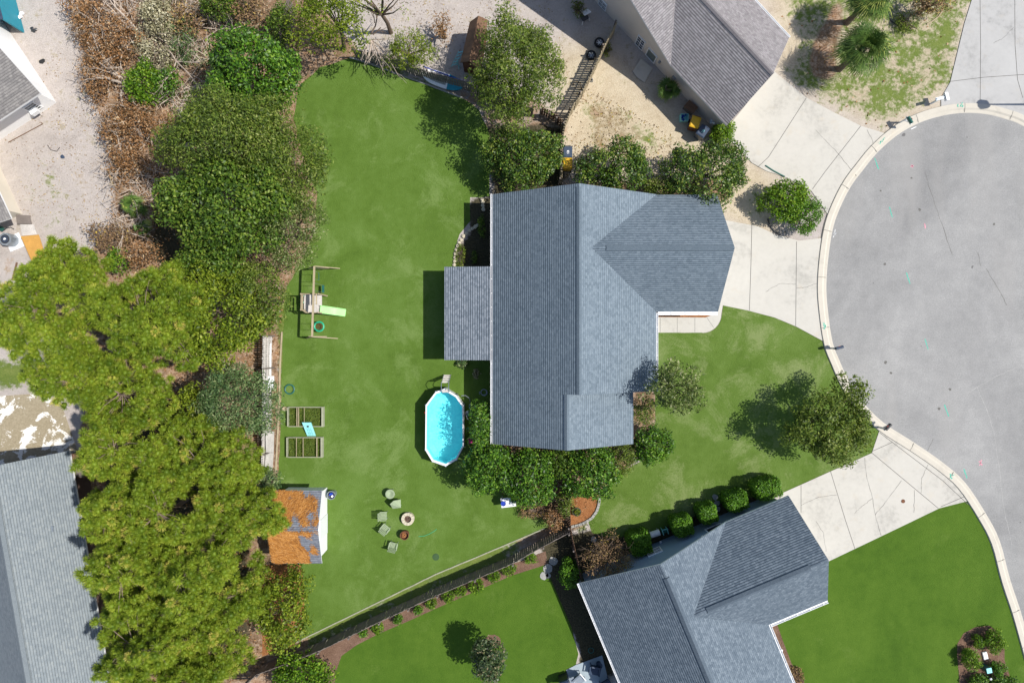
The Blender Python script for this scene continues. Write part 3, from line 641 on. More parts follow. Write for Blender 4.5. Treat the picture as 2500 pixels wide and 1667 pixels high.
def ridgecap(th,a,b,n1,n2,m,w_=.16,th_=.05,shift=0.0):
    """a raised vent strip along the ridge a-b; n1,n2: horizontal unit directions down each slope; slope s1,s2"""
    a=Vector(a);b=Vector(b); mb=MB(); up=Vector((0,0,th_))
    def row(p): return [p+Vector((n1[0]*w_,n1[1]*w_,-n1[2]*w_)),p+Vector((n1[0]*w_,n1[1]*w_,-n1[2]*w_))+up,p+up*1.05,p+Vector((n2[0]*w_,n2[1]*w_,-n2[2]*w_))+up,p+Vector((n2[0]*w_,n2[1]*w_,-n2[2]*w_))]
    mb.add(row(a)+row(b),[(0,5,6,1),(1,6,7,2),(2,7,8,3),(3,8,9,4),(0,1,2,3,4),(9,8,7,6,5)])
    return th.part('ridge_vent',mb,m)
def gutter(th,a,b,out,w_=.11,straps=True):
    a=Vector(a);b=Vector(b);o=Vector((out[0],out[1],0)).normalized(); mb=MB()
    off=o*(w_/2+.01); l=(b-a).length; d=(b-a).normalized()
    mb.beam(a+off+Vector((0,0,-.12)),b+off+Vector((0,0,-.12)),w_,.015); 
    for q in (.012,w_): mb.beam(a+o*q+Vector((0,0,-.06)),b+o*q+Vector((0,0,-.06)),.022,.11)
    if straps:
        for i in range(int(l/.9)+1): p=a+d*min(i*.9,l); mb.beam(p+Vector((0,0,.0)),p+o*w_+Vector((0,0,.0)),.03,.012)
    return th.part('gutter',mb,M['white'])
def wpt(x,y,h=2.75,s_=None): return P(x,y,h)

# ---- main house
HB=Thing('house','blue-grey shingled house in the middle with a patio cover at its back','house',P(1330,760,0))
e=2.72
a=P(1202,472,e); b_=P(1202,1083,e); hr=5.75; r1=P(1414,444.5,hr); r1b=P(1414,961,hr); r2a=P(1384,961,5.33); r2b=P(1384,1098,5.33)
f1=P(1602,474.5,e); f1b=P(1602,956,e); f2a=P(1546,955,e); f2b=P(1546,1083.5,e)
a.y=r1.y=f1.y; b_.y=r2b.y=f2b.y; r1b.y=r2a.y=f1b.y=f2a.y; r1b.x=r1.x; r2b.x=r2a.x
sl=(hr-e)/(r1.x-a.x); r2a.z=r2b.z=e+sl*(r2a.x-a.x)
vp=P(1440,603,5.3); w1=P(1600,475,e); w2=P(1600,761,e); ap=P(1794,607.5,5.3); c1=P(1751,476,e); c2=P(1753,761,e)
slf=(hr-e)/(f1.x-r1.x); vp.z=5.3; vp.x=r1.x+(hr-5.3)/slf; 
w1.x=w2.x=f1.x; w1.y=f1.y-.03; c1.y=w1.y; w2.y=c2.y; vp.y=ap.y=(w1.y+w2.y)/2
roofobj(HB,[([a,r1,Vector((r1.x,r2a.y,hr)),Vector((r2a.x,r2a.y,r2a.z)),r2b,b_],(0,1)),
            ([r1,f1,Vector((f1.x,w1.y,e)),vp,Vector((f1.x,w2.y,e)),f1b,r1b],(0,1)),
            ([r2a,f2a,f2b,r2b],(0,1)),
            ([w1,c1,ap,vp],(1,0)),([vp,ap,c2,w2],(1,0))],M['roof_blue'])
ridgecap(HB,r1+Vector((0,-.2,0)),r1b,(-1,0,sl),(1,0,slf),M['roof_blue'])
ridgecap(HB,r2a,r2b,(-1,0,sl),(1,0,sl),M['roof_blue'])
slw=(5.3-e)/(w1.y-ap.y); ridgecap(HB,vp+Vector((.9,0,0)),ap+Vector((-.1,0,0)),(0,1,slw),(0,-1,slw),M['roof_blue'])
mb=MB()
def boxwall(mb,x0,y0,x1,y1,z1,z0=0): mb.box(((x0+x1)/2,(y0+y1)/2,(z0+z1)/2),(abs(x1-x0),abs(y1-y0),z1-z0))
boxwall(mb,a.x+.35,b_.y+.2,f2a.x-.3,a.y-.2,e-.16); boxwall(mb,f2a.x-.4,f1b.y+.2,f1.x-.35,a.y-.21,e-.165); boxwall(mb,f1.x-.4,w2.y+.3,c1.x-.35,w1.y-.3,e-.162)
def gable(mb,p,q,t,inset):  # triangular wall under a gable: p,q eave ends, t apex
    p,q,t=[Vector(x) for x in (p,q,t)]; d=(q-p).normalized()*.3; i=Vector(inset)
    A=[p+d+i+Vector((0,0,-.17)),q-d+i+Vector((0,0,-.17)),t+i+Vector((0,0,-.33))]; i2=i.normalized()*.1
    mb.add(A+[x+i2 for x in A],[(0,1,2),(5,4,3),(0,3,4,1),(1,4,5,2),(2,5,3,0)])
gable(mb,a,f1,r1,(0,-.22,0)); gable(mb,b_,f2b,r2b,(0,.22,0)); gable(mb,c1,c2,Vector((c1.x,ap.y,ap.z)),(-.37,0,0))
ys=r2a.y+.12; q4=[Vector((r1.x-.3,ys,hr-.2)),Vector((f1.x-.25,ys,e-.05)),Vector((f2a.x-.3,ys,e-.17)),Vector((r2a.x-.3,ys,r2a.z-.2))]
mb.add(q4+[x+Vector((0,.1,0)) for x in q4],[(0,1,2,3),(7,6,5,4),(0,4,5,1),(1,5,6,2),(2,6,7,3),(3,7,4,0)])
HB.part('wall',mb,M['siding_blue'])
mb=MB(); mb.box((c1.x-.33,(w2.y+w1.y)/2,1.1),(.08,4.9,2.2)); HB.part('garage_door',mb,M['white'])
gutter(HB,(a.x,a.y,e),(b_.x,b_.y,e),(-1,0)); gutter(HB,(w2.x+.14,w2.y,e),(c2.x,c2.y,e),(0,-1),.2); gutter(HB,(f1.x,w2.y-.1,e),(f1b.x,f1b.y,e),(1,0),.12)
mb=MB(); c=P(1319,508,4.1); mb.lathe(Vector((c.x,c.y,3.9)),[(.13,0),(.12,.25),(.06,.27),(.06,.5),(.045,.5)],12); HB.part('vent_pipe',mb,M['black'])
# patio cover
pc=[P(1085,651.5,2.42),P(1199,651.5,2.66),P(1199,879,2.66),P(1085,879,2.42)]
pc[1].y=pc[0].y; pc[2].y=pc[3].y
roofobj(HB,[(pc,(0,1))],M['roof_porch'],'patio_cover',.13,M['wood_white'])
mb=MB()
for x,y in ((pc[0].x+.25,pc[0].y-.3),(pc[3].x+.25,pc[3].y+.3),(pc[0].x+.25,(pc[0].y+pc[3].y)/2)): mb.box((x,y,1.13),(.12,.12,2.26))
mb.beam((pc[0].x+.25,pc[0].y-.2,2.2),(pc[0].x+.25,pc[3].y+.2,2.2),.1,.14); HB.part('patio_post',mb,M['wood_white'])
mb=MB(); mb.box(((pc[0].x+pc[1].x)/2+.1,(pc[0].y+pc[3].y)/2,.04),(2.9,5.7,.08)); HB.part('patio_floor',mb,M['kerb'])

# ---- windows on a wall plane
def window(th,o,al,w_,h_,nout,mull=1,mat='white',nm='window',pane='glass',hm=True):
    """o: lower corner (world), al: unit direction along the wall, nout: outward normal"""
    o=Vector(o);al=Vector(al);n=Vector(nout);u=Vector((0,0,1)); t=.07; mb=MB()
    def bar(a,b,wd,dp=.05):
        p=o+al*a[0]+u*a[1]+n*.035; q=o+al*b[0]+u*b[1]+n*.035; mb.beam(p,q,wd,dp) if abs(a[1]-b[1])<1e-6 else mb.beam(p,q,dp,wd)
    # frame boxes aligned with the wall
    from mathutils import Matrix
    rz=math.atan2(al.y,al.x)
    def bx(x0,x1,z0,z1,dd):
        c=o+al*((x0+x1)/2)+u*((z0+z1)/2)+n*(dd/2); mb.box(c,(x1-x0,dd,z1-z0),rz)
    bx(0,t,0,h_,.06);bx(w_-t,w_,0,h_,.06);bx(t,w_-t,0,t,.058);bx(t,w_-t,h_-t,h_,.058)
    if hm: bx(t,w_-t,h_/2-.03,h_/2+.03,.056)
    for k in range(mull): x=w_*(k+1)/(mull+1); bx(x-.02,x+.02,t,h_-t,.05)
    if hm:
        for q in (.27,.73): bx(t,w_-t,h_*q-.012,h_*q+.012,.045)
    f=th.part(nm,mb,M[mat])
    mb=MB(); c=o+al*(w_/2)+u*(h_/2)+n*.012; mb.box(c,(w_-2*t,.024,h_-2*t),rz); th.part('pane',mb,M[pane],parent=f)
    return f

# ---- tan house, top right
HT=Thing('house','tan-walled house with taupe shingle roof above the driveway','house',P(1750,60,0))
O=P(1638,160,2.75); D=Vector((-.68,.733,0)).normalized(); Q=Vector((.733,.68,0)).normalized()
E1=P(1783,299,2.75); E2=P(1927,92,2.75)
Lw=(E1-O).dot(-D); E1=O-D*Lw; wd=(E2-E1).dot(Q); E2b=E1+Q*wd+(-D)*((E2-E1).dot(-D)); 
AP=P(1888,174,4.6); far=11
pk=O+D*3.7+Q*(wd/2); pk.z=4.6
mid=E1+Q*(wd/2)+(-D)*((AP-E1).dot(-D)*.75); mid.z=4.62
up_=lambda t,q:O+D*t+Q*q+Vector((0,0,.5*t))
e2=up_(0,wd); E2c=E2b
roofobj(HT,[([O,E1,mid,Vector((pk.x,pk.y,4.62))],D[:2]),([mid,E2b,e2,Vector((pk.x,pk.y,4.62))],D[:2]),
            ([up_(0,-.02),Vector((pk.x,pk.y,4.62)),e2,up_(0,10),up_(9,10),up_(9,-.02)],Q[:2]),
            ([up_(9,-.02),up_(9,10),up_(9,10)+D*9-Vector((0,0,4.5)),up_(9,-.02)+D*9-Vector((0,0,4.5))],Q[:2])],M['roof_taupe'])
ridgecap(HT,Vector((pk.x,pk.y,4.62)),mid,(-Q.x,-Q.y,.55),(Q.x,Q.y,.55),M['roof_taupe'],.14,.05)
gutter(HT,E2b,e2,Q[:2])
ins=.45; W0=O+Q*ins-D*(Lw-.3); W0.z=0
mb=MB()
def wallprism(mb,base,tops):  # vertical wall polygon with thickness inward (Q)
    A=[Vector(b) for b in base]; mb.add(A+[x+Q*.15 for x in A],[tuple(range(len(A))),tuple(range(2*len(A)-1,len(A)-1,-1))]+[(i,len(A)+i,len(A)+(i+1)%len(A),(i+1)%len(A)) for i in range(len(A))])
wallprism(mb,[W0,W0+D*(Lw-.3+17.6),W0+D*(Lw-.3+17.6)+Vector((0,0,2.6)),W0+D*(Lw-.3+9)+Vector((0,0,6.95)),W0+D*(Lw-.3+.2)+Vector((0,0,2.6)),W0+Vector((0,0,2.6))],None)
g0=W0; g1=W0+Q*(wd-.9)+D*(.35-min(0,(E2-E1).dot(-D)))
mb.prism([(g0.x+Q.x*.16,g0.y+Q.y*.16),(g1.x,g1.y),(g1.x+D.x*8,g1.y+D.y*8),(g0.x+Q.x*.16+D.x*8,g0.y+Q.y*.16+D.y*8)],0,2.58)
m0=O+D*.3+Q*.62; mb.prism([(m0.x+D.x*t_+Q.x*q_,m0.y+D.y*t_+Q.y*q_) for t_,q_ in ((0,0),(17.2,0),(17.2,8.9),(0,8.9))],0,2.57)
HT.part('wall',mb,M['siding_tan'])
nW=-Q
def wq(px,py): return onplane(px,py,W0,nW)
t3=lambda x,y:(1250+x/3.76,y/3.76)
def wallwin(th,q,wf,al,nout,**k):
    pts=[wf(*p) for p in q]; xs=[(p-wf(*q[0])).dot(al) for p in pts]; zs=[p.z for p in pts]
    o=wf(*q[0])+al*min(xs); o.z=max(min(zs),.05); window(th,o,al,max(xs)-min(xs),max(zs)-o.z,nout,**k)
wallwin(HT,[t3(800,-8),t3(877,50),t3(850,132),t3(783,68)],wq,-D,nW)
wallwin(HT,[t3(1160,325),t3(1230,392),t3(1195,465),t3(1128,400)],wq,-D,nW)
wallwin(HT,[t3(1250,448),t3(1334,520),t3(1283,628),t3(1203,558)],wq,-D,nW,nm='door',pane='door_grey',mull=0,hm=False)

# ---- lower right neighbour
HN=Thing('house','grey-shingled house at the lower right beside the row of clipped hedges','house',P(1720,1500,0))
A_=P(1413,1424,2.75); C_=P(1772,1274,2.75); dAC=(C_-A_).normalized(); nD=Vector((dAC.y,-dAC.x,0)) # down in the picture
if nD.y>0: nD=-nD
B_=(A_+C_)/2; B_=B_-nD*.25; B_.z=5.7; L1=14
E_=P(1924,1206,2.75); F_=P(2011,1469,2.75)
wE=(E_-A_).dot(dAC); E_=A_+dAC*wE; wN=(F_-E_).dot(nD); F_=E_+nD*wN+dAC*((F_-E_).dot(dAC)*.5)
G_=C_+nD*wN; hw=5.35; apx=P(2025,1371,hw); apx=E_+nD*(wN/2)+dAC*((apx-E_).dot(dAC)); apx.z=hw
half=(C_-A_).length/2; slm=(5.7-2.75)/half; vpt=A_+dAC*(half+(5.7-hw)/slm)+nD*(wN/2); vpt.z=hw
Bd=B_+nD*L1
roofobj(HN,[([A_,B_,Bd,A_+nD*L1],nD[:2]),([B_,C_,vpt,G_,G_+nD*(L1-wN),Bd],nD[:2]),([C_,E_,apx,vpt],dAC[:2]),([vpt,apx,F_,G_],dAC[:2])],M['roof_navy'])
ridgecap(HN,B_+nD*.9,Bd,(-dAC.x,-dAC.y,slm),(dAC.x,dAC.y,slm),M['roof_navy'],.2,.07)
ridgecap(HN,vpt+dAC*.9,apx-dAC*1.2,(-nD.x,-nD.y,.7),(nD.x,nD.y,.7),M['roof_navy'],.18,.06)
gutter(HN,A_,A_+nD*L1,(-dAC)[:2]); gutter(HN,G_+dAC*.15,F_,nD[:2],.18); gutter(HN,G_,G_+nD*8,dAC[:2],.14)
mb=MB(); bo=nD*.45
def quadpts(*p): return [(q.x,q.y) for q in p]
mb.prism(quadpts(A_+bo+dAC*.35,C_+bo-dAC*.1,G_+nD*(L1-wN)-dAC*.35,A_+nD*L1+dAC*.35),0,2.58)
mb.prism(quadpts(C_+bo-dAC*.09,E_+bo-dAC*.4,F_-nD*.4-dAC*.4,G_-nD*.4-dAC*.36),0,2.575)
p,q,t=A_+dAC*.3+bo,C_-dAC*.3+bo,B_+bo+nD*.25; A3=[Vector((p.x,p.y,2.57)),Vector((q.x,q.y,2.57)),Vector((t.x,t.y,5.36))]
mb.add(A3+[x+nD*.1 for x in A3],[(0,1,2),(5,4,3),(0,3,4,1),(1,4,5,2),(2,5,3,0)])
HN.part('wall',mb,M['siding_blue'])
PW=A_+bo; PW.z=0
wn=lambda px,py:onplane(px,py,PW,-nD)
wallwin(HN,[(1577.5,1351),(1611,1334),(1617.5,1345),(1585,1359)],wn,dAC,-nD)
wallwin(HN,[(1725,1293),(1760,1277),(1768,1284),(1731,1304)],wn,dAC,-nD,mull=0,hm=False)
mb=MB(); mm=(E_+F_)/2-dAC*.36; mb.box((mm.x,mm.y,1.1),(.07,4.9,2.2),math.atan2(dAC.y,dAC.x)); HN.part('garage_door',mb,M['white'])

# ---- lower left pale roof
HL=Thing('house','pale grey shingled house at the lower left shaded by pines','house',P(40,1400,0))
c0=P(169,1100,2.75); dn=(P(268,1667,2.75)-c0).normalized(); lf=Vector((-abs(dn.y),dn.x*-1 if 0 else -abs(dn.x),0))
lf=Vector((dn.y,-dn.x,0)); lf=lf if lf.x<0 else -lf
rz0=P(0,1292,5.6); rw=(rz0-c0).dot(lf); 
c0b=c0+dn*20; t0=c0+lf*rw; t0.z=5.6; t1=t0+dn*20; k0=c0+lf*(2*rw+2.5); k0.z=1.9; k1=k0+dn*20
roofobj(HL,[([c0,t0,t1,c0b],dn[:2]),([t0,k0,k1,t1],dn[:2])],M['roof_sage'])
ridgecap(HL,t0,t1,(-lf.x,-lf.y,.55),(lf.x,lf.y,.55),M['roof_sage'],.2,.04)
mb=MB(); mb.prism(quadpts(c0+lf*.8+dn*.3,c0b+lf*.8,k1-lf*2.2,k0-lf*2.2+dn*.3),0,2.56)
t=t0+dn*.3; A3=[c0+lf*.8+dn*.3,k0-lf*2.2+dn*.3,t]; A3=[Vector((x.x,x.y,z)) for x,z in zip(A3,(2.57,2.2,5.2))]; mb.add(A3+[x+dn*.1 for x in A3],[(0,1,2),(5,4,3),(0,3,4,1),(1,4,5,2),(2,5,3,0)])
HL.part('wall',mb,M['siding_brown'])
def onslope(px,py,z): return P(px,py,z)
mb=MB(); c=P(126,1289,3.75); mb.box(c,(.34,.34,.26),0); HL.part('box_vent',mb,M['metal'])
for q in ((131,1556),(172,1567)):
    z0=3.9 if q[0]<150 else 3.45
    mb=MB(); c=P(*q,z0); mb.lathe(Vector((c.x,c.y,z0-.25)),[(.13,0),(.06,.1),(.055,.42),(.04,.42)],10); HL.part('vent_pipe',mb,M['black'])

# ---- upper left white house
HW=Thing('house','white-walled house with grey-brown shingles at the upper left','house',P(40,200,0))
cc=P(98,228,2.75); d1=(P(0,293,2.75)-cc).normalized(); u1=Vector((-d1.y,d1.x,0)); u1=u1 if u1.y>0 else -u1
rl=(P(32,75,4.9)-cc); L2=5.2
rA=cc+u1*L2*.78; rA.z=4.9; rB=rA+d1*10; kA=cc+u1*L2*1.56
roofobj(HW,[([cc,rA,rB,cc+d1*10],d1[:2]),([rA,kA,kA+d1*10,rB],d1[:2])],M['roof_grey'])
wc=P(138,251,0); mb=MB()
wA=wc+d1*.0; 
mb.prism(quadpts(wc,wc+d1*12,wc+d1*12+u1*(L2*1.56),wc+u1*(L2*1.56)),0,2.5)
A3=[wc+u1*.0,wc+u1*(L2*1.56),wc+u1*(L2*.78)]; A3=[Vector((x.x,x.y,z)) for x,z in zip(A3,(2.5,2.5,4.6))]; mb.add(A3+[x+d1*.12 for x in A3],[(0,1,2),(5,4,3),(0,3,4,1),(1,4,5,2),(2,5,3,0)])
HW.part('wall',mb,M['siding_white'])
nd=-u1
wh=lambda px,py:onplane(px,py,wc,nd)
wallwin(HW,[(54,264),(80,248),(101,263),(80,276)],wh,d1,nd,mull=0)
mb=MB(); c=wc+d1*1.3+nd*.16; mb.box((c.x,c.y,.7),(.5,.3,.35),math.atan2(d1.y,d1.x)); HW.part('window_unit',mb,M['white'])
# lower wing at the left edge
HC=Thing('house','cream-walled building with a grey roof corner cut by the left edge','house',P(10,500,0))
q0=P(54,523,0); dd=(P(-10,385,0)-q0).normalized(); ll=Vector((-dd.y,dd.x,0)); ll=ll if ll.x<0 else -ll
mb=MB(); mb.prism(quadpts(q0,q0+dd*7,q0+dd*7+ll*6,q0+ll*6),0,2.35); HC.part('wall',mb,M['siding_cream'])
e0=P(27,533,2.5); r_=[e0,e0+dd*6.5,e0+dd*6.5+ll*5+Vector((0,0,1.6)),e0+ll*5+Vector((0,0,1.6))]
roofobj(HC,[(r_,dd[:2])],M['roof_grey'])
# teal-sided lean-to
LT=Thing('lean_to','dark ribbed lean-to with a teal side wall at the top left corner','lean-to',P(20,30,0))
mb=MB(); b0=P(60,80,0); b1=P(36,-10,0); b2=b0+Vector((-.05,0,0))
dd=(b1-b0).normalized(); ll=Vector((-dd.y,dd.x,0)); ll=ll if ll.x<0 else -ll
mb.prism(quadpts(b0,b0+dd*4.5,b0+dd*4.5+ll*.1,b0+ll*.1),0,1.9); LT.part('side_wall',mb,M['teal_paint'])
mb=MB()
A4=[b0+Vector((0,0,2.0))-dd*.0,b0+dd*4.5+Vector((0,0,2.0)),b0+dd*4.5+ll*3+Vector((0,0,2.15)),b0+ll*3+Vector((0,0,2.15))]
mb.add(A4+[x-Vector((0,0,.06)) for x in A4],[(0,1,2,3),(7,6,5,4),(0,4,5,1),(1,5,6,2),(2,6,7,3),(3,7,4,0)])
for k in range(9):
    p=A4[0].lerp(A4[1],(k+.5)/9)+Vector((0,0,.02)); q=A4[3].lerp(A4[2],(k+.5)/9)+Vector((0,0,.02)); mb.beam(p,q,.05,.05)
LT.part('roof',mb,M['navy'])

# ---- garden shed with needles on the roof
SH=Thing('shed','white-sided shed with its roof covered in orange pine needles','shed',P(735,1280,0))
hx,hy=2.15,3.05
s1=P(786,1197,hx); s3=P(786,1375,hx); sL=P(655,1290,hy); s3.x=s1.x; rr=Vector((s1.x,(s1.y+s3.y)/2,hy)); xl=sL.x
roofobj(SH,[([Vector((xl,s1.y,hx)),s1,rr,Vector((xl,rr.y,hy))],(1,0)),([Vector((xl,rr.y,hy)),rr,s3,Vector((xl,s3.y,hx))],(1,0))],M['roof_shed'],thick=.08)
xr=P(799,1200,0).x-.0; y0=s3.y+.25; y1=s1.y-.25; mb=MB(); mb.prism([(xl+.3,y0),(xr,y0),(xr,y1),(xl+.3,y1)],0,hx-.1)
A3=[Vector((xr,y0,hx-.11)),Vector((xr,y1,hx-.11)),Vector((xr,rr.y,hy-.15))]; A3=[x-Vector((.35,0,0)) for x in A3]; mb.add(A3+[x-Vector((.1,0,0)) for x in A3],[(0,1,2),(5,4,3),(0,3,4,1),(1,4,5,2),(2,5,3,0)])
SH.part('wall',mb,M['siding_white'])
mb=MB(); mb.box((xr+.02,rr.y-.3,.95),(.05,1.3,1.75)); SH.part('door',mb,M['white'])
def roofneedles():
    g=newrng(); n=34000; x=g.uniform(xl,s1.x-.05,n); y=g.uniform(s3.y+.05,s1.y-.05,n)
    den=np.clip(.98-(x-xl)/(s1.x-xl)*1.05+.22*np.sin(x*2.3+y*1.7)+.2*np.sin(y*4.1-x)+.22*np.sin(x*6.5+y*2.2),0,1); den*=np.where(np.abs(y-rr.y-.12)<.22,.25*(x<xl+1.2)+.06,1)*np.where(y<rr.y,1.5,1)
    kx=g.random(n)<den*.62; x=x[kx];y=y[kx];n=len(x); z=hx+(hy-hx)*(1-np.abs(y-rr.y)/(s1.y-rr.y))+.02
    a=g.normal(.0,.55,n)+np.where(y<rr.y,-.5,.9); ln=g.uniform(.08,.17,n); dx,dy=np.cos(a)*ln,np.sin(a)*ln; dz=-np.sign(y-rr.y)*dy*(hy-hx)/(s1.y-rr.y)
    wx,wy=-np.sin(a)*.009,np.cos(a)*.009; z2=z+g.uniform(0,.02,n)
    V=np.stack([np.stack([x-dx-wx,y-dy-wy,z2-dz],1),np.stack([x-dx+wx,y-dy+wy,z2-dz],1),np.stack([x+dx+wx,y+dy+wy,z2+dz],1),np.stack([x+dx-wx,y+dy-wy,z2+dz],1)],1).reshape(-1,3)
    me=fastmesh('pine_needles',V-np.array(SH.loc),np.arange(4*n).reshape(n,4),np.repeat(g.uniform(0,1,n),4),L['needle']); o=bpy.data.objects.new('pine_needles',me); C.objects.link(o); o.parent=SH.o; o['kind']='stuff'
roofneedles()
# ---- brown shed at the top
SB=Thing('shed','small brown shed under the tree beside the upper sand yard','shed',P(1165,110,0))
ea=P(1147,54,1.9); eb=P(1124,153,1.9); ra=P(1168,39,2.6); rb_=P(1145,150,2.6); ec=ra+(ra-ea); ec.z=1.9; ed=rb_+(rb_-eb); ed.z=1.9
dd=(eb-ea)
roofobj(SB,[([ea,ra,rb_,eb],dd[:2]),([ra,ec,ed,rb_],dd[:2])],M['wood_brown'],thick=.06,trim=M['wood_brown'])
i_=lambda p,q,f:Vector(p).lerp(Vector(q),f); mb=MB(); cen=(ea+eb+ec+ed)/4
mb.prism(quadpts(*[cen+(x-cen)*.88 for x in (ea,ec,ed,eb)]),0,1.8); SB.part('wall',mb,M['rust'])
# ================================================================ VEGETATION
GP='pines along the left boundary'
PINES=[('broad pine tree nearest the left edge above the mottled old slab',122,765,122,150,8.5,2.6,150),
 ('pine tree whose tufts reach over the slatted fence beside the plywood sheet',170,650,75,48,7.5,1.6,52),
 ('large round pine beside the yellow-green tree, highest on the right of the pine belt',372,775,132,120,9.2,2.9,160),
 ('pine leaning over the corner of the mottled slab',190,930,95,75,8.6,2.0,80),
 ('pine filling the middle of the belt below the large round pine',315,960,100,85,8.0,2.2,90),
 ('pine just above the corner of the pale grey roof',300,1090,105,75,9.0,2.2,90),
 ('pine spreading left of the grey-green vine-covered tree',500,1115,120,85,8.0,2.2,100),
 ('pine beside the wooden equipment deck of the pale grey house',275,1235,74,80,9.0,2.2,74),
 ('pine in the centre of the lower belt',410,1240,100,95,8.6,2.4,100),
 ('pine whose twigs hang over the needle-covered shed roof',575,1235,100,110,6.4,2.4,115),
 ('pine casting the scalloped shade on the pale grey roof',325,1400,92,95,9.6,2.6,100),
 ('pine left of the lower end of the shed',465,1400,115,95,9.0,2.4,120),
 ('pine between the shed and the yellow-green bush',590,1440,60,70,5.8,1.8,48),
 ('pine overhanging the lower left roof near the bottom',352,1560,108,95,9.4,2.5,110),
 ('pine at the bottom of the belt right of the overhanging one',485,1570,115,95,5.8,2.4,115),
 ('pine cut by the bottom edge of the photo',412,1690,145,70,8.8,2.2,100)]
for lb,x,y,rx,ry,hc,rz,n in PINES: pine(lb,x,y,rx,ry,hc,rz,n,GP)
# shoots of the shed pine reaching over the shed roof
G='broadleaf trees along the left side of the back lawn'
tree('evergreen_tree','dark glossy evergreen tree at the top left corner of the back lawn','tree',620,178,112,98,4.2,2.6,'glossy',230,.17,.5,.55,group=G)
tree('oak_tree','tall olive feathery tree, upper half of the big dark grove left of the lawn','tree',560,345,160,115,6.2,2.8,'feather',300,.15,.34,.85,group=G)
tree('oak_tree','olive feathery tree leaning over the left edge of the back lawn','tree',690,400,98,150,5.0,2.8,'feather',270,.15,.34,.75,group=G)
tree('oak_tree','dense green broadleaf tree in the lower half of the dark grove','tree',560,510,150,120,6.0,3.0,'oak',270,.16,.55,.85,group=G)
tree('oak_tree','brown-tinged tree crown at the lawn edge below the feathery tree','tree',705,560,85,95,4.2,2.4,'myrtle',190,.12,.4,.5,group=G)
tree('oak_tree','green tree behind the swing set, left of its steps','tree',632,730,68,85,4.2,2.4,'feather',240,.13,.4,.5,group=G)
tree('broadleaf_tree','yellow-green tree between the large round pine and the swing set','tree',545,765,100,130,5.0,2.6,'yellow',230,.15,.55,.55,group=G)
tree('broadleaf_tree','deep green tree joining the grove to the yellow-green tree','tree',520,640,85,55,4.6,2.2,'oak',240,.15,.55,.5,group=G)
tree('vine_covered_tree','grey-green vine-covered tree left of the white boards','tree',585,985,105,95,4.5,2.4,'greygreen',260,.12,.4,.5,group=G)
tree('broadleaf_tree','small yellow-green tree tucked below the large round pine','tree',470,1000,45,55,4.0,1.6,'yellow',220,.14,.5,.45,group=G)
tree('broadleaf_tree','yellow-green tree below the shed at the lower left of the back lawn','tree',690,1480,72,100,2.6,1.8,'yellow',190,.15,.5,.5,lump=.3)
tree('broadleaf_tree','bright lime-green bush below the lower end of the long wooden fence','bush',735,1645,72,52,1.4,1.2,'lime',260,.15,.5,.42)
tree('shrub','small dark green shrub at the upper left corner of the shed','shrub',655,1185,28,48,1.5,1.4,'greygreen',260,.11,.45,.35)
# top edge
tree('broadleaf_tree','yellow-green open-crowned tree at the top edge left of the sand yard','tree',800,50,95,92,4.2,2.4,'yellow',130,.14,.45,.5,lump=.35,jit=.2)
tree('broadleaf_tree','thin yellow-green sapling arching over the upper sand yard','tree',925,5,95,45,4.2,1.8,'yellow',60,.13,.45,.45,nc=22,lump=.4,jit=.2)
tree('shrub','green shrub on the corner of the upper left fence','shrub',684,70,26,60,1.6,1.3,'oak',260,.12,.5,.35)
tree('shrub','yellow-green shrub growing through the fence above the paddle board','shrub',1000,125,60,48,1.5,1.2,'yellow',170,.12,.4,.4,lump=.35)
tree('willow_oak_tree','big feathery green tree at the upper corner of the back lawn by the brown shed','tree',1260,175,112,140,4.8,2.9,'feather',260,.15,.36,.5,lump=.26,jit=.2,tr=.10,nc=330)
tree('camellia','dark camellia bush above the main house beside the two wheeled bins','shrub',1275,385,96,78,2.6,1.9,'camellia',270,.12,.6,.42)
tree('camellia','camellia bush between the two wheeled bins and the garage roof','shrub',1500,408,92,60,2.2,1.7,'camellia',270,.12,.6,.42,lump=.3)
tree('camellia','larger camellia bush at the corner of the garage roof','shrub',1722,425,108,78,2.3,1.7,'camellia',270,.12,.6,.42,lump=.32)
tree('shrub','olive shrub between the two camellias above the garage roof','shrub',1610,455,42,28,1.5,1.1,'feather',260,.10,.4,.35)
shrub('round_bush','round lime-green bush at the corner of the tan house','bush',1766,325,27,28,1.6,'lime',700,.10)
tree('bush','yellow-green half of the big bush on the strip between two driveways','bush',1918,488,58,50,1.3,1.2,'lime',300,.13,.55,.42)
tree('bush','darker green half of the big bush on the strip between two driveways','bush',1962,525,46,44,1.2,1.0,'hedge',420,.09,.5,.35)
# bed by the house
tree('crape_myrtle','sparse mottled tree whose shade falls on the lower roof corner of the main house','tree',1648,948,72,66,4.7,1.9,'myrtle',200,.15,.42,.45,lump=.3,jit=.2,nc=110)
tree('shrub','small olive shrub on mulch beside the lower roof corner of the main house','shrub',1572,1000,30,38,1.4,1.0,'feather',200,.11,.4,.35)
tree('shrub','leafy dark green shrub between the main house corner and the front lawn','shrub',1590,1085,50,48,1.5,1.3,'glossy',300,.13,.5,.38)
GS='evergreens along the lower gable wall of the main house'
tree('evergreen_shrub','leafy evergreen under the lower gable wall nearest the pool','shrub',1195,1140,62,66,2.2,1.7,'glossy',300,.14,.5,.42,group=GS)
tree('evergreen_shrub','leafy evergreen in the middle under the lower gable wall','shrub',1288,1165,70,72,2.2,1.7,'glossy',300,.14,.5,.42,group=GS)
tree('evergreen_shrub','leafy evergreen beside the orange mulch bed','shrub',1440,1150,75,70,2.2,1.7,'glossy',300,.14,.5,.42,group=GS)
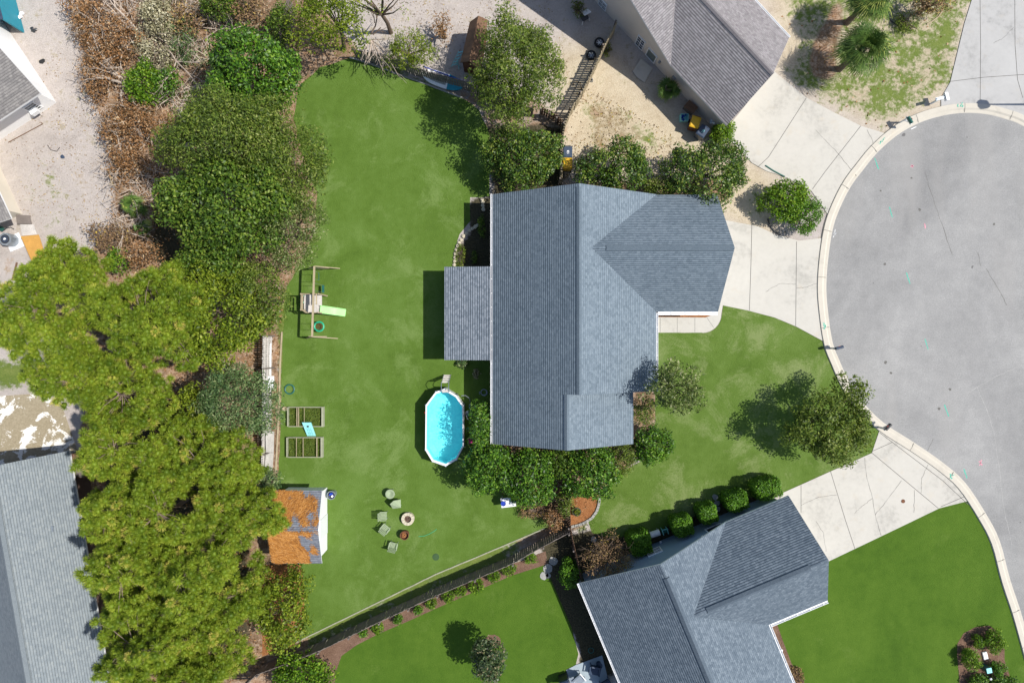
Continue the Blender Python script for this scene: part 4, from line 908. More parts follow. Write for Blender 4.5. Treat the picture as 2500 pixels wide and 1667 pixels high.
tree('evergreen_shrub','olive-tinged evergreen between its darker neighbours under the lower gable','shrub',1372,1125,40,45,2.0,1.4,'oak',280,.12,.45,.4,group=GS)
tree('evergreen_shrub','small olive shrub at the right end of the evergreen row','shrub',1520,1115,28,45,1.5,1.2,'feather',240,.11,.4,.35,group=GS)
tree('shrub','slender dark shrub between the cooler table and the orange mulch bed','shrub',1380,1220,20,40,1.3,1.1,'feather',260,.11,.4,.3)
tree('shrub','dead reddish-brown shrub at the house end of the long wooden fence','shrub',1352,1270,24,28,1.0,.8,'brown',170,.10,.45,.3)
tree('ornamental_grass','straw-brown fern clump at the edge of the back lawn below the evergreens','plant',1310,1248,50,18,.4,.35,'rusty',170,.12,.25,.25)
tree('climbing_shrub','tall narrow shrub between the pool and the rear wall of the main house','shrub',1172,1045,26,68,2.1,2.0,'glossy',240,.12,.5,.35,lump=.3)
tree('lawn_tree','spreading green tree beside the kerb on the front lawn','tree',2028,1035,104,104,2.9,1.7,'feather',300,.15,.42,.52,lump=.34,jit=.25,nc=200)
tree('shrub','small brown-tipped twiggy tree over the corner of the lower right house','tree',1482,1362,64,62,2.1,1.5,'rusty',190,.085,.4,.36,lump=.22,jit=.1)
shrub('clipped_bush','tall clipped green bush beside the stepping stones and the lower right house','bush',1391,1398,25,36,1.9,'hedge',650,.10)
tree('magnolia','small dark magnolia standing alone on the side lawn','tree',1194,1605,40,52,2.3,1.5,'magnolia',290,.15,.5,.42)
# sun-cast row of clipped hedge shrubs
def hedge(label,px,py,rx,ry,ang):
    g=newrng(); hh=1.9; s=(H-hh)/H/K; n=6200; a,b,c=rx*s,ry*s,hh/2; cen=P(px,py,hh*.55); u=unit(g.normal(size=(n,3)))
    e=6; q=u/((np.abs(u)**e).sum(1,keepdims=True)**(1/e)); q=q*(g.uniform(.86,1.03,(n,1))+.05*np.sin(7*u[:,:1]+5*u[:,1:2])); p=q*np.array([[a,b,c]])
    ca,sa=math.cos(ang),math.sin(ang); p=np.stack([p[:,0]*ca-p[:,1]*sa,p[:,0]*sa+p[:,1]*ca,p[:,2]],1)+np.array([[cen.x,cen.y,c+.05]])
    nr=unit(u*.6+g.normal(size=(n,3))*.5+np.array([[0,0,.3]])); base=Vector((cen.x,cen.y,0))
    V,F,vv=leafquads(p,nr,.11,.6,g.beta(2,2.2,n),g); t=Thing('hedge_shrub',label,'hedge',base,'row of clipped hedge shrubs beside the lower right house')
    me=fastmesh('foliage',V-np.array(base),F,vv,L['hedge']); o=bpy.data.objects.new('foliage',me); C.objects.link(o); o.parent=t.o
    mb=MB(); mb.tube([base,base+Vector((0,0,1.2))],.05,6,.03)
    for k in range(6): mb.tube([base+Vector((0,0,.5)),base+Vector((math.cos(k)*a*.6,math.sin(k)*b*.6,1.2))],.025,4,.01)
    t.part('stem',mb,M['bark'])
for i,(lb,x,y,rx,ry) in enumerate([('largest boxy hedge shrub, next to the twiggy brown-tipped tree',1559,1322,28,27),('boxy hedge shrub beside the small green bin',1662,1280,25,23),
  ('third boxy hedge shrub from the driveway end of the row',1723,1250,22,22),('second boxy hedge shrub from the driveway end of the row',1793,1220,27,22),('boxy hedge shrub nearest the cracked driveway',1868,1190,32,24)]): hedge(lb,x,y,rx,ry,.25)
# little shrubs along the long fence
FS=[(1242,1389,17,'seventh'),(1205,1405,16,''),(1161,1429,19,''),(1124,1443,15,''),(1096,1455,16,''),(1053,1472,13,''),(1020,1489,11,''),(972,1512,12,''),(923,1533,15,''),(888,1544,11,''),(1295,1362,14,'')]
FS=[(f[0],f[1],f[2]) for f in FS]
nm=['third small shrub from the stepping stones in the bed along the long fence','fourth small shrub from the stepping stones in the bed along the long fence','largest round shrub in the bed along the long fence','leafy shrub just left of the largest one in the fence bed','loose shrub, two to the left of the largest one in the fence bed',
 'small ragged shrub in the middle of the fence bed','small round shrub with bare mulch to its left in the fence bed','shrub fourth from the lower end of the fence bed','bushy shrub second from the lower end of the fence bed','lowest and smallest shrub of the fence bed','shrub of the fence bed nearest the stepping stones']
for (x,y,r),lb in zip(FS,nm): shrub('small_shrub',lb,'shrub',x,y,r,r,.8,'lime' if r>12 else 'hedge',520,.085,group='small shrubs in the bed along the long wooden fence',rc=.16)
# bottom right bed
GB='shrubs in the round mulch bed at the lower right'
shrub('bed_shrub','largest rounded shrub in the lower right mulch bed','shrub',2430,1564,22,30,1.3,'lime',700,.085,group=GB)
shrub('bed_shrub','smallest lime shrub beside the white lid in the mulch bed','shrub',2388,1565,14,17,.8,'lime',650,.08,group=GB)
shrub('bed_shrub','round lime shrub at the left rim of the mulch bed','shrub',2371,1610,21,26,1.2,'lime',700,.085,group=GB)
shrub('bed_shrub','dark green shrub right of the green utility box','shrub',2436,1629,18,16,.9,'hedge',600,.085,group=GB)
shrub('bed_shrub','dark broad shrub cut by the bottom edge in the mulch bed','shrub',2390,1668,26,22,1.0,'glossy',520,.09,group=GB)
shrub('bed_shrub','deep green shrub at the bottom edge beside the corner lawn','shrub',2450,1670,34,22,1.1,'glossy',520,.09,group=GB)
for x,y,r,lb in ((1879,1552,10,'low green plant beside the gutter of the lower right house'),(1892,1595,12,'low green plant further down the gutter of the lower right house'),(1940,1650,24,'rusty low shrub at the bottom edge beside the lower right house')):
    shrub('bed_plant',lb,'plant',x,y,r,r,.5,'rusty' if r>20 else 'lime',300,.09,rc=.14)
# rear bed of the main house
shrub('bed_plant','narrow leafy plant in the shaded bed behind the main house','plant',1176,552,9,30,1.0,'oak',300,.10,rc=.16)
shrub('bed_plant','small sprouting plant near the patio cover in the shaded bed','plant',1158,628,8,17,.5,'oak',260,.09,rc=.14)
shrub('bed_plant','low weeds inside the stone-edged bed above the patio cover','plant',1124,625,13,30,.35,'weed',260,.08,rc=.14)
shrub('flowering_plant','magenta-flowered plant between the pool and the evergreens','plant',1150,1077,9,9,.7,'lime',200,.09,rc=.14)
tg=newrng()
for q in (0,):
    n=260; p=tg.normal(size=(n,3))*np.array([.10,.10,.07])+np.array(P(1150,1076,.75)); V,F,vv=leafquads(p,unit(tg.normal(size=(n,3))+np.array([0,0,.8])),.08,.7,tg.random(n),tg)
    me=fastmesh('flower_cluster',V,F,vv,M['flower_pink']); o=bpy.data.objects.new('flower_cluster',me); C.objects.link(o); o.parent=bpy.data.objects['flowering_plant']; o.location=-Vector(bpy.data.objects['flowering_plant'].location); o['kind']='stuff'
# ---- brush on the left
GR='dead and half-dead brush along the left woodland edge'
BR=[('rust-brown dead shrub at the top beside the sandy lane',215,45,62,70,'brown',90),('rust-brown dead shrub below the long pale fallen branches',290,105,85,75,'brown',90),('thin brown brush left of the pale dry-leaved shrub',250,150,55,65,'brown',60),
 ('brown brush beside the yellow-green bush in the left woodland edge',235,210,45,50,'brown',60),('dense rusty dead shrub below the yellow-green bush',330,310,100,70,'brown',120),('rusty shrub next to the short low fence rail on the left',315,395,60,50,'brown',100),
 ('reddish-brown shrub at the top edge left of the upper fence',455,50,60,55,'rusty',90),('brown leafless brush where the pines begin',275,575,70,35,'rusty',90),('brown brush in shade between pines and dark grove',350,625,60,35,'brown',70)]
for lb,x,y,rx,ry,kd,dn in BR: tree('dead_shrub',lb,'dead shrub',x,y,rx,ry,1.1,1.0,kd,dn,.12,.5,.42,group=GR,lump=.35,jit=.1)
tree('dry_shrub','pale straw-leaved shrub beside the upper fallen trunk','shrub',388,40,42,58,1.4,1.1,'pale',190,.12,.5,.4)
tree('dry_shrub','loose pale green-grey shrub below the straw-leaved shrub','shrub',385,110,52,62,1.1,.9,'pale',110,.12,.5,.4,lump=.35)
tree('shrub','green weedy shrub right of the pale shrubs','shrub',445,95,40,60,1.0,.8,'greygreen',110,.12,.45,.35,lump=.35)
tree('shrub','yellow-green leafy bush among the dead brush','bush',350,205,38,52,1.3,1.1,'lime',260,.13,.55,.4)
tree('shrub','green leafy bush right of the yellow-green one in the brush','bush',405,205,38,40,1.1,.9,'glossy',170,.12,.5,.36,lump=.3)
tree('shrub','dark green bush at the top edge right of the reddish shrub','bush',545,15,55,35,1.6,1.3,'oak',210,.12,.5,.4)
tree('shrub','dark twiggy bush at the top edge beside the leaning fence','bush',610,20,45,40,1.6,1.3,'rusty',130,.12,.5,.4)
tree('shrub','small yellow-green shrub beside the slatted fence end under the pines','shrub',290,640,24,34,1.2,1.0,'lime',200,.12,.5,.32)
tree('dead_shrub','small dead reddish sapling on the upper sand yard','dead shrub',1080,70,28,44,1.3,1.2,'brown',70,.10,.45,.28,jit=.1,group='saplings on the upper sand yard')
tree('shrub','scraggly green weeds along the tan house wall below its first window','weeds',1412,22,18,26,.5,.4,'weed',150,.10,.4,.25)
tree('shrub','low weeds round the base of the leaning fence panel beside the tyres','weeds',1482,122,13,20,.35,.3,'weed',180,.09,.4,.2)
tree('shrub','bright weeds growing in the ring of the round bed at the top right','plant',2217,55,34,30,.35,.3,'weed',200,.10,.35,.28)
tree('shrub','dark spiky shrub at the top edge beside the pale driveway','shrub',2275,8,45,34,1.4,1.1,'rusty',170,.13,.35,.4)
# grass fringe where lawn meets the trees on the left
# ---- palms
def palm(label,px,py,r,h,nf,kind='palm',group=None,fan=True):
    g=newrng(); s=(H-h)/H/K; rr=r*s; c=P(px,py,h); b=Vector((c.x,c.y,0)); t=Thing('palm_tree' if h>1.5 else 'palm_shrub',label,'palm',b,group)
    Vs=[];vals=[]
    for i in range(nf):
        a=g.uniform(0,2*math.pi); el=g.uniform(-.3,1.45); d=np.array([math.cos(a)*math.cos(el),math.sin(a)*math.cos(el),math.sin(el)])
        L0=rr*g.uniform(.12,.6); o=np.array(c)+d*L0*.9; side_=np.array([-math.sin(a),math.cos(a),0]); upv=np.cross(d,side_); fv=g.uniform(0,.3)+(.55 if g.random()<.08 else 0)
        for k in range(17):
            th=(k-8)/8*1.3; dd=d*math.cos(th)+side_*math.sin(th); ln=rr*g.uniform(.42,.72)*(1-.25*abs(th)/1.35)
            m1=o+dd*ln*.6-np.array([0,0,.04])*ln; e=o+dd*ln-np.array([0,0,.5])*ln; w_=np.cross(dd,upv)*.024
            Vs+=[o-w_*.3,o+w_*.3,m1+w_,m1-w_,m1-w_,m1+w_,e+w_*.15,e-w_*.15]; q=fv+g.uniform(0,.35); vals+=[q]*4+[q+.1]*2+[q+.3]*2
    V=np.array(Vs)-np.array(b); F=np.arange(len(V)).reshape(-1,4); me=fastmesh('fronds',V,F,np.array(vals),L[kind]); o=bpy.data.objects.new('fronds',me); C.objects.link(o); o.parent=t.o
    mb=MB(); mb.lathe(b,[(.24,0),(.17,h*.3),(.16,h*.8),(.22,h)],10); t.part('trunk',mb,M['bark']); 
    return t
palm('large fan palm with spiky green fronds on the dry top right lawn',2108,120,76,3.2,80,group='palms on the top right lawn')
palm('fan palm cut by the top edge above the larger fan palm',2128,-2,66,3.2,70,group='palms on the top right lawn')
palm('low fan palm in shade along the tan house wall',1632,220,34,.9,30)
palm('low fan palm with curling stems at the left edge of the dark grove',325,500,36,1.3,34,'palm')
palm('second low fan palm in shade just below the curling one',350,560,26,1.1,14,'palm')
# ---- bare and fallen branches
def branches(name,label,cat,segs,depth,r,z,group=None,m='bark_pale',sp=.45):
    g=newrng(); mb=MB()
    for (x0,y0,x1,y1) in segs:
        a=P(x0,y0,z); b=P(x1,y1,z+.5); bare(mb,a,b-a,(b-a).length*.8,r,depth,g,sp)
    return one(name,mb,M[m],label,cat,group)
GF='fallen bare branches in the left brush'
branches('fallen_branch','longest pale fallen branch forking toward the top edge','branch',[(340,78,250,15),(335,75,275,0),(325,70,252,57)],3,.10,.9,GF,sp=.3)
branches('fallen_branch','fallen bare crown with many twigs beside the sandy lane','branch',[(305,200,222,140),(305,205,225,180),(300,195,200,90)],3,.08,.9,GF,sp=.35)
branches('fallen_branch','short forked dead trunk pointing down from the bare crown','branch',[(303,212,290,255),(300,210,308,250)],2,.09,.6,GF)
branches('fallen_branch','thin pale branch crossing the leaf litter right of the pale shrubs','branch',[(480,100,545,75),(470,95,430,160)],2,.05,.3,GF)
branches('fallen_branch','slender pole lying across the litter left of the dark evergreen','branch',[(385,228,520,215)],1,.05,.5,GF)
branches('fallen_branch','dark branch lying on the brown brush above the pines','branch',[(248,615,300,590)],1,.06,.8,GF,m='bark')
branches('fallen_branch','grey bare branch inside the shade of the big dark grove','branch',[(345,500,325,460),(360,590,340,520)],2,.04,.9,GF)
mb=MB(); mb.tube([P(344,82,.8),P(362,98,.7)],.16,8); one('log',mb,M['bark_pale'],'short sawn log end at the root of the longest fallen branch','log')
mb=MB(); mb.tube([P(470,56,.4),P(497,62,.4)],.11,8); one('log',mb,M['bark_pale'],'short log lying on leaf litter below the reddish-brown shrub','log')
branches('bare_shrub','cluster of bare pale stems leaning over the upper fence onto the back lawn','bare shrub',[(905,98,930,150),(905,98,955,165),(905,98,885,140),(908,98,940,160),(905,98,915,150),(908,98,960,140),(905,98,880,120),(906,98,900,145),(910,97,950,97)],2,.045,1.5,None,sp=.35)
branches('bare_tree','bare dark branching stems above the cluster of pale stems','bare tree',[(905,85,925,20),(910,85,935,60)],2,.06,1.6,None,m='bark')
branches('bare_tree','twiggy framework inside the brown-tipped tree by the lower right house','bare tree',[(1482,1362,1482+55*math.cos(k),1362+55*math.sin(k)) for k in np.arange(0,6.2,.5)],2,.03,2.0,None,m='bark',sp=.5)

def scatter(name,pts,n,size,m,asp,zmax,hole=None):
    g=newrng(); xs=[p[0] for p in pts]; ys=[p[1] for p in pts]; x=g.uniform(min(xs),max(xs),n); y=g.uniform(min(ys),max(ys),n); r=np.zeros(n,bool)
    for i in range(len(pts)):
        x0,y0=pts[i]; x1,y1=pts[(i+1)%len(pts)]
        if y0!=y1: r^=((y0>y)!=(y1>y))&(x<(x1-x0)*(y-y0)/(y1-y0)+x0)
    r&=(np.sin(x*.043+y*.021)+np.sin(y*.057-x*.013)+g.normal(0,.8,n))>-.5
    x=x[r];y=y[r];n=len(x); p=np.stack([(x-1250)/K,(833.5-y)/K,g.uniform(.02,zmax,n)],1); nr=unit(g.normal(size=(n,3))*.5+np.array([[0,0,1]]))
    V,F,vv=leafquads(p,nr,size,asp,g.random(n),g); me=fastmesh(name,V,F,vv,m); o=bpy.data.objects.new(name,me); C.objects.link(o); tag(o,kind='stuff'); return o
tag(scatter('leaf_litter',[(165,-30),(700,-30),(735,150),(690,230),(700,640),(660,1200),(620,1360),(720,1440),(620,1667),(240,1667),(215,1300),(200,1000),(240,700),(275,540),(262,330),(205,200)],26000,.17,L['brown'],.5,.10),'brown leaves and needles strewn under the trees on the left','leaf litter')
tag(scatter('undergrowth',[(400,-20),(640,-20),(520,150),(480,260),(300,300),(300,120)],5200,.16,L['greygreen'],.45,.35),'low green and straw undergrowth among the brush at the upper left','undergrowth')
tag(scatter('grass_fringe',[(690,170),(760,140),(745,300),(800,420),(790,520),(760,620),(700,700),(680,690),(700,560),(730,400),(700,300)],5200,.12,L['weed'],.3,.12),'rough grass fringe between the grove and the back lawn','grass')
tag(scatter('fallen_leaves',[(1885,40),(2340,40),(2300,240),(2150,320),(1960,235)],220,.16,L['brown'],.7,.03),'fallen leaves dotted over the dry top right lawn','fallen leaves')
tag(scatter('fallen_leaves',[(1140,1090),(1560,1060),(1540,1140),(1470,1200),(1390,1290),(1250,1240)],2600,.13,L['brown'],.5,.05),'fallen leaves under the evergreen row below the main house','fallen leaves')
tag(scatter('debris',[(0,300),(190,60),(250,330),(260,520),(200,600),(60,560)],2200,.11,L['rusty'],.4,.02),'dry weeds and bits dotted over the left sandy lane','debris')
tag(scatter('debris',[(1400,190),(1640,330),(1800,480),(1380,440)],3800,.13,L['rusty'],.4,.03),'dry weeds dotted over the sand beside the tan house','debris')
tag(scatter('debris',[(900,0),(1340,0),(1400,200),(1200,150),(1000,130)],2000,.11,L['rusty'],.4,.02),'dry bits dotted over the upper sand yard','debris')

tag(scatter('brush_twigs',[(170,-30),(640,-30),(560,80),(500,150),(480,260),(400,420),(380,540),(290,600),(275,540),(262,330),(205,200)],9000,1.0,M['bark_pale'],.045,1.2),'tangle of bare pale twigs over the brush at the upper left','twigs')
tag(scatter('leaf_litter',[(400,-20),(700,-20),(640,80),(520,160),(480,260),(400,300),(380,100)],7000,.13,L['pale'],.5,.08),'pale dry leaves strewn between the brush and the upper fence','leaf litter')
tag(scatter('brush_leaves',[(170,-30),(330,-30),(340,90),(300,200),(400,300),(400,480),(300,560),(275,540),(262,330),(205,200)],9000,.14,L['brown'],.5,.8),'brown dead leaves caught in the twigs of the left brush','leaf litter')

for i,(x,y,dx,dy,lb) in enumerate([(240,60,-50,-40,'bare dead shrub sprouting from brown brush at the top left beside the lane'),(300,130,-60,20,'bare dead shrub among rust-brown leaves below the longest fallen branch'),(430,150,60,60,'thin bare stems on the litter left of the dark glossy evergreen'),(330,270,-40,50,'bare stems in the rusty brush below the yellow-green bush'),(290,350,30,60,'bare stems beside the short low wooden rail'),(420,60,60,-40,'bare twiggy stems beside the reddish shrub at the top edge'),(600,60,-50,-30,'dead stems leaning away from the upper fence onto the litter'),(300,560,60,30,'bare stems in the brush between the two low palms and the pines')]):
    branches('bare_shrub',lb,'bare shrub',[(x,y,x+dx,y+dy),(x,y,x+dx*.3-dy*.8,y+dy*.3+dx*.8),(x,y,x+dx*.6+dy*.6,y+dy*.6-dx*.6),(x,y,x-dx*.3,y-dy*.6)],3,.04,1.1,GR,sp=.5)
# ================================================================ FENCES
def fence(name,label,pts,h,m,lean=0,gap=0,board=.14,face=1,missing=0,side_post=-1):
    """pts: photo pixels of the fence top line"""
    g=newrng(); top=[P(x,y,h) for x,y in pts]; b=Vector((top[0].x,top[0].y,0)); t=Thing(name,label,'fence',b); mb=MB(); rl=MB(); po=[]
    for i in range(len(top)-1):
        a=Vector((top[i].x,top[i].y,0)); c=Vector((top[i+1].x,top[i+1].y,0)); L_=(c-a).length; d=(c-a).normalized(); nn=Vector((-d.y,d.x,0))*face; n=max(1,int(L_/(board+gap)))
        rz=math.atan2(d.y,d.x)
        for k in range(n):
            if g.random()<missing: continue
            p=a+d*((k+.5)*L_/n); hh=h*g.uniform(.96,1.02)
            mb.box(p+Vector((0,0,hh/2))+nn*g.uniform(.03,.045),(board*.93,.022,hh),rz+g.normal(0,.02),g.normal(0,.012)+lean,g.normal(0,.012))
        for z in (.35,h*.55,h-.25): rl.beam(a+Vector((0,0,z))-nn*.02,c+Vector((0,0,z))-nn*.02,.045,.09)
        m_=max(1,round(L_/2.4))
        for k in range(m_+(1 if i==len(top)-2 else 0)): p=a+d*(k*L_/m_); q_=MB(); q_.box(p+Vector((0,0,h*.5))-nn*.09,(.095,.095,h),rz); po.append(q_)
    t.part('pickets',mb,m); t.part('rails',rl,m); [t.part('post',q_,M['wood_grey']) for q_ in po]; return t
fence('wooden_fence','long weathered grey wooden fence running diagonally below the back lawn',[(585,1685),(625,1649),(774,1593),(923,1521),(1066,1455),(1250,1378),(1325,1336),(1388,1303)],1.75,M['wood_grey'],gap=.012)
fence('wooden_fence','grey wooden fence beside the orange mulch bed and twiggy brown-tipped tree',[(1391,1190),(1392,1290),(1404,1345),(1420,1418)],1.6,M['wood_brown'],gap=.01)
fence('wooden_fence','old fence with missing slats between the sand yard and the tan house',[(1507,52),(1476,110),(1449,168),(1420,225),(1396,262),(1380,300),(1373,340),(1371,435)],1.8,M['wood_tan'],gap=.02,missing=.11)
fence('wooden_fence','curved fence end joining the old fence above the dark camellia',[(1322,262),(1345,272),(1362,284),(1376,300)],1.5,M['wood_brown'],gap=.02)
fence('wooden_fence','leaning grey fence at the top left corner of the back lawn',[(700,-10),(690,40),(680,80),(684,112)],1.9,M['wood_grey'],gap=.015)
fence('wooden_fence','dark wooden fence behind the paddle board',[(858,118),(905,128),(955,140),(1040,172),(1145,200),(1215,240),(1300,262)],1.7,M['wood_grey'],gap=.015,face=-1)
fence('wooden_fence','weathered slatted fence end between the plywood sheet and the pines',[(84,656),(150,628),(202,607)],1.5,M['wood_grey'],gap=.04)
fence('wooden_fence','bleached white fence along the left edge of the back lawn',[(643,820),(642,900),(641,1000),(640,1110),(638,1180)],1.75,M['wood_white'],gap=.008,face=-1)
fence('wooden_fence','mostly hidden fence glimpsed left of the olive feathery tree',[(436,268),(441,300),(443,352)],1.7,M['wood_white'],gap=.02)
mb=MB(); mb.beam(P(268,415,.5),P(274,452,.5),.10,.10)
for q in ((268,417),(271,434),(274,451)): mb.box(P(q[0],q[1],.25),(.1,.1,.5))
one('low_rail',mb,M['wood_tan'],'short low wooden rail at the edge of the left sandy lane','rail')
def board(name,label,cat,quad,zs,th,m,group=None):
    v=[P(x,y,z) for (x,y),z in zip(quad,zs)]; mb=MB(); mb.add(v+[p-Vector((0,0,th)) for p in v],[(3,2,1,0),(4,5,6,7),(0,1,5,4),(1,2,6,5),(2,3,7,6),(3,0,4,7)]); return one(name,mb,m,label,cat,group)
GW='white boards leaning on the left fence'
board('white_board','square white board leaning on the bleached fence, highest of the three','board',[(646,918),(669,918),(669,950),(646,950)],[1.2,.3,.3,1.2],.03,M['white'],GW)
board('white_board','long pale board leaning on the bleached fence below the second raised bed','board',[(649,1105),(668,1105),(665,1148),(645,1148)],[1.3,.2,.2,1.3],.03,M['wood_white'],GW)
board('white_board','pale board leaning on the bleached fence beside the second raised bed','board',[(648,1052),(669,1053),(668,1104),(649,1104)],[1.4,.3,.3,1.4],.03,M['wood_white'],GW)
for q in ((656,838,656,915),(661,838,661,915)): pass
mb=MB(); mb.beam(P(654,836,.8),P(652,916,.8),.09,.04); mb.beam(P(661,838,.4),P(659,916,.4),.09,.04); one('white_rail',mb,M['white'],'pair of long white rails leaning on the bleached fence above the square white board','rail')
# lawn edging strips
def edging(label,pts,w_,h,m,joint=.9):
    g=newrng(); mb=MB(); 
    for i in range(len(pts)-1):
        a=P(*pts[i]);b=P(*pts[i+1]);L_=(b-a).length;n=max(1,round(L_/joint));d=(b-a)/n
        for k in range(n): p=a+d*(k+.5); mb.box((p.x,p.y,h/2),((d.length)*.985,w_,h),math.atan2(d.y,d.x)+g.normal(0,.012))
    return one('lawn_edging',mb,m,label,'edging')
edging('pale concrete edging between the back lawn and the long wooden fence',[(723,1567),(900,1481),(1066,1400),(1160,1361),(1250,1323),(1330,1289)],.08,.06,M['bed_wood'])
edging('pale edging strip between the swing set lawn and the bleached fence',[(689,810),(684,900),(682,1000),(677,1090),(674,1152)],.10,.09,M['wood_tan'])
edging('grey edging at the upper end of the back lawn below the paddle board',[(854,141),(905,157),(955,176),(1040,206),(1130,240)],.10,.08,M['stone_grey'])
g=newrng()
for x,y in [(1109,646),(1110,638),(1110,629),(1112,619),(1114,610),(1117,601),(1121,593),(1126,586),(1132,577),(1139,570),(1146,563),(1153,558),(1160,554),(1166,551),(1179,494),(1179,502),(1177,488),(1180,511)]:
    mb=MB(); mb.rock(P(x,y,.09),.13*g.uniform(.85,1.15),g); one('border_stone',mb,M['stone'],'pale rounded stone in the curved border of the bed behind the main house','stone','pale stones bordering the bed behind the main house',loc=tuple(P(x,y)))
g=newrng(); arc=[(1393,1285),(1412,1281),(1430,1273),(1445,1263),(1456,1248),(1461,1234),(1463,1222),(1462,1214)]
for i in range(len(arc)-1):
    a=P(*arc[i]);b=P(*arc[i+1]);d=b-a
    for k in range(2): p=a+d*((k+.5)/2); mb=MB(); mb.box((p.x,p.y,.06),(d.length/2*.9,.17,.12),math.atan2(d.y,d.x)+g.normal(0,.04)); one('edging_block',mb,M['stone_grey'],'grey block in the curved edging of the orange mulch bed','stone block','grey edging blocks of the orange mulch bed')
GST='stepping stones between the long fence and the clipped bush'
for (x,y,r),lb in zip([(1350,1368,.33),(1338,1387,.33),(1328,1404,.30),(1339,1404,.2)],['stepping stone nearest the fence in the row beside the side lawn','middle stepping stone at the corner of the side lawn','pale stepping stone lying in the edge of the side lawn','small stepping stone beside the pale one']):
    mb=MB(); n=9; gg=newrng(); pl=[(P(x,y).x+r*gg.uniform(.75,1.1)*math.cos(6.283*k/n),P(x,y).y+r*gg.uniform(.75,1.1)*math.sin(6.283*k/n)) for k in range(n)]; mb.prism(pl,0,.05); one('stepping_stone',mb,M['stone_grey'],lb,'stepping stone',GST)
GS2='stepping stones beside the clipped hedge row'
for (x,y,r),lb in zip([(1746,1213,.22),(1750,1228,.22),(1752,1242,.2),(1449,1316,.22)],['stone slab between two hedge shrubs, farthest from the wall','middle stone slab of the hedge gap','stone slab of the hedge gap nearest the blue wall','pale stone at the tip of the front lawn above the twiggy tree']):
    mb=MB(); n=9; gg=newrng(); pl=[(P(x,y).x+r*gg.uniform(.75,1.1)*math.cos(6.283*k/n),P(x,y).y+r*gg.uniform(.75,1.1)*math.sin(6.283*k/n)) for k in range(n)]; mb.prism(pl,0,.045); one('stepping_stone',mb,M['stone_grey'],lb,'stepping stone',GS2)
# round bed edging top right
mb=MB(); pts=[P(2168,42),P(2178,55),P(2195,66),P(2215,72)]; mb.tube([p+Vector((0,0,.03)) for p in pts],.05,6); one('bed_edging',mb,M['black'],'dark curved hose-like edging below the top right palms','edging')
mb=MB(); pts=[P(2300,28),P(2290,42),P(2275,53),P(2262,60)]; mb.tube([p+Vector((0,0,.03)) for p in pts],.05,6); one('bed_edging',mb,M['wood_tan'],'pale curved bed edging beside the dark spiky shrub','edging')
mb=MB(); pts=[P(1868,405),P(1888,418),P(1905,427),P(1915,432)]; mb.tube([p+Vector((0,0,.07)) for p in pts],.05,6); one('bed_edging',mb,M['dkgreen'],'green edging along the driveway above the big yellow-green bush','edging')
mb=MB(); pts=[P(1873,535),P(1878,550),P(1890,565),P(1905,574)]; mb.tube([p+Vector((0,0,.07)) for p in pts],.06,6); one('bed_edging',mb,M['black'],'black curved edging below the big yellow-green bush','edging')

# ================================================================ POOL
rim=[(1040,990),(1064,958),(1086,950),(1113,966),(1130,991),(1131,1089),(1114,1121),(1088,1136),(1056,1125),(1039,1097)]
PH=1.25; t=Thing('swimming_pool','oval above-ground pool with bright turquoise water and white rim','swimming pool',P(1088,1040))
def inter(p,f,z): c=P(1086,1042,PH); q=P(p[0],p[1],PH); r=c+(q-c)*f; return (r.x,r.y,z)
def ringmb(f0,f1,z0,z1):
    mb=MB(); n=len(rim); A=[inter(p,f0,z0) for p in rim]; B=[inter(p,f1,z0) for p in rim]; Cc=[inter(p,f1,z1) for p in rim]; D_=[inter(p,f0,z1) for p in rim]
    fs=[]
    for i in range(n):
        j=(i+1)%n; fs+=[(3*n+i,3*n+j,2*n+j,2*n+i),(i,n+i,n+j,j),(i,j,3*n+j,3*n+i),(n+i,2*n+i,2*n+j,n+j)]
    return mb.add(A+B+Cc+D_,fs)
t.part('wall',ringmb(.985,1.01,0,PH-.03),M['siding_blue'] if 0 else M['white'])
t.part('liner',ringmb(.955,.98,.02,PH-.035),M['liner'])
mb=MB(); mb.sheet([inter(p,.975,0)[:2] for p in rim],.12); t.part('floor',mb,M['liner'])
t.part('rim',ringmb(.965,1.02,PH-.028,PH+.012),M['wood_white'] if 0 else M['white'])
mb=MB(); mb.sheet([inter(p,.972,0)[:2] for p in rim],.98); t.part('water',mb,M['water'])
for p in rim:
    mb=MB(); q=inter(p,1.02,0); mb.box((q[0],q[1],PH/2-.02),(.09,.09,PH-.05)); t.part('upright',mb,M['metal'])
t=Thing('pool_ladder','white A-frame ladder straddling the upper end of the pool rim','ladder',P(1088,950)); pe=P(1088,944,PH); mb=MB()
for sx in (-.24,.24):
    mb.tube([(pe.x+sx,pe.y+.75,0),(pe.x+sx,pe.y+.28,PH+.35),(pe.x+sx,pe.y+.05,PH+.52),(pe.x+sx,pe.y-.2,PH+.35),(pe.x+sx,pe.y-.68,.5)],.025,6)
for k in range(5):
    f=(k+.6)/5; st=MB(); st.box((pe.x,pe.y+.75-.47*f,(PH+.3)*f),(.44,.085,.03)); t.part('step',st,M['wood_white'])
    if k>2: st=MB(); st.box((pe.x,pe.y-.68+.48*f,.5+(PH-.15)*f),(.44,.08,.03)); t.part('step',st,M['wood_white'])
t.part('rails',mb,M['metal'])
mb=MB(); mb.tube([P(1126,966,1.1),P(1136,965,.9),P(1146,972,.5),P(1149,984,.1),P(1145,990,.05),P(1150,1003,.05),P(1152,1018,.05),P(1147,1028,.3),P(1141,1022,.6),P(1137,1010,.9)],.03,6); one('pool_hose',mb,M['metal'],'grey looping hose along the right side of the pool','hose')
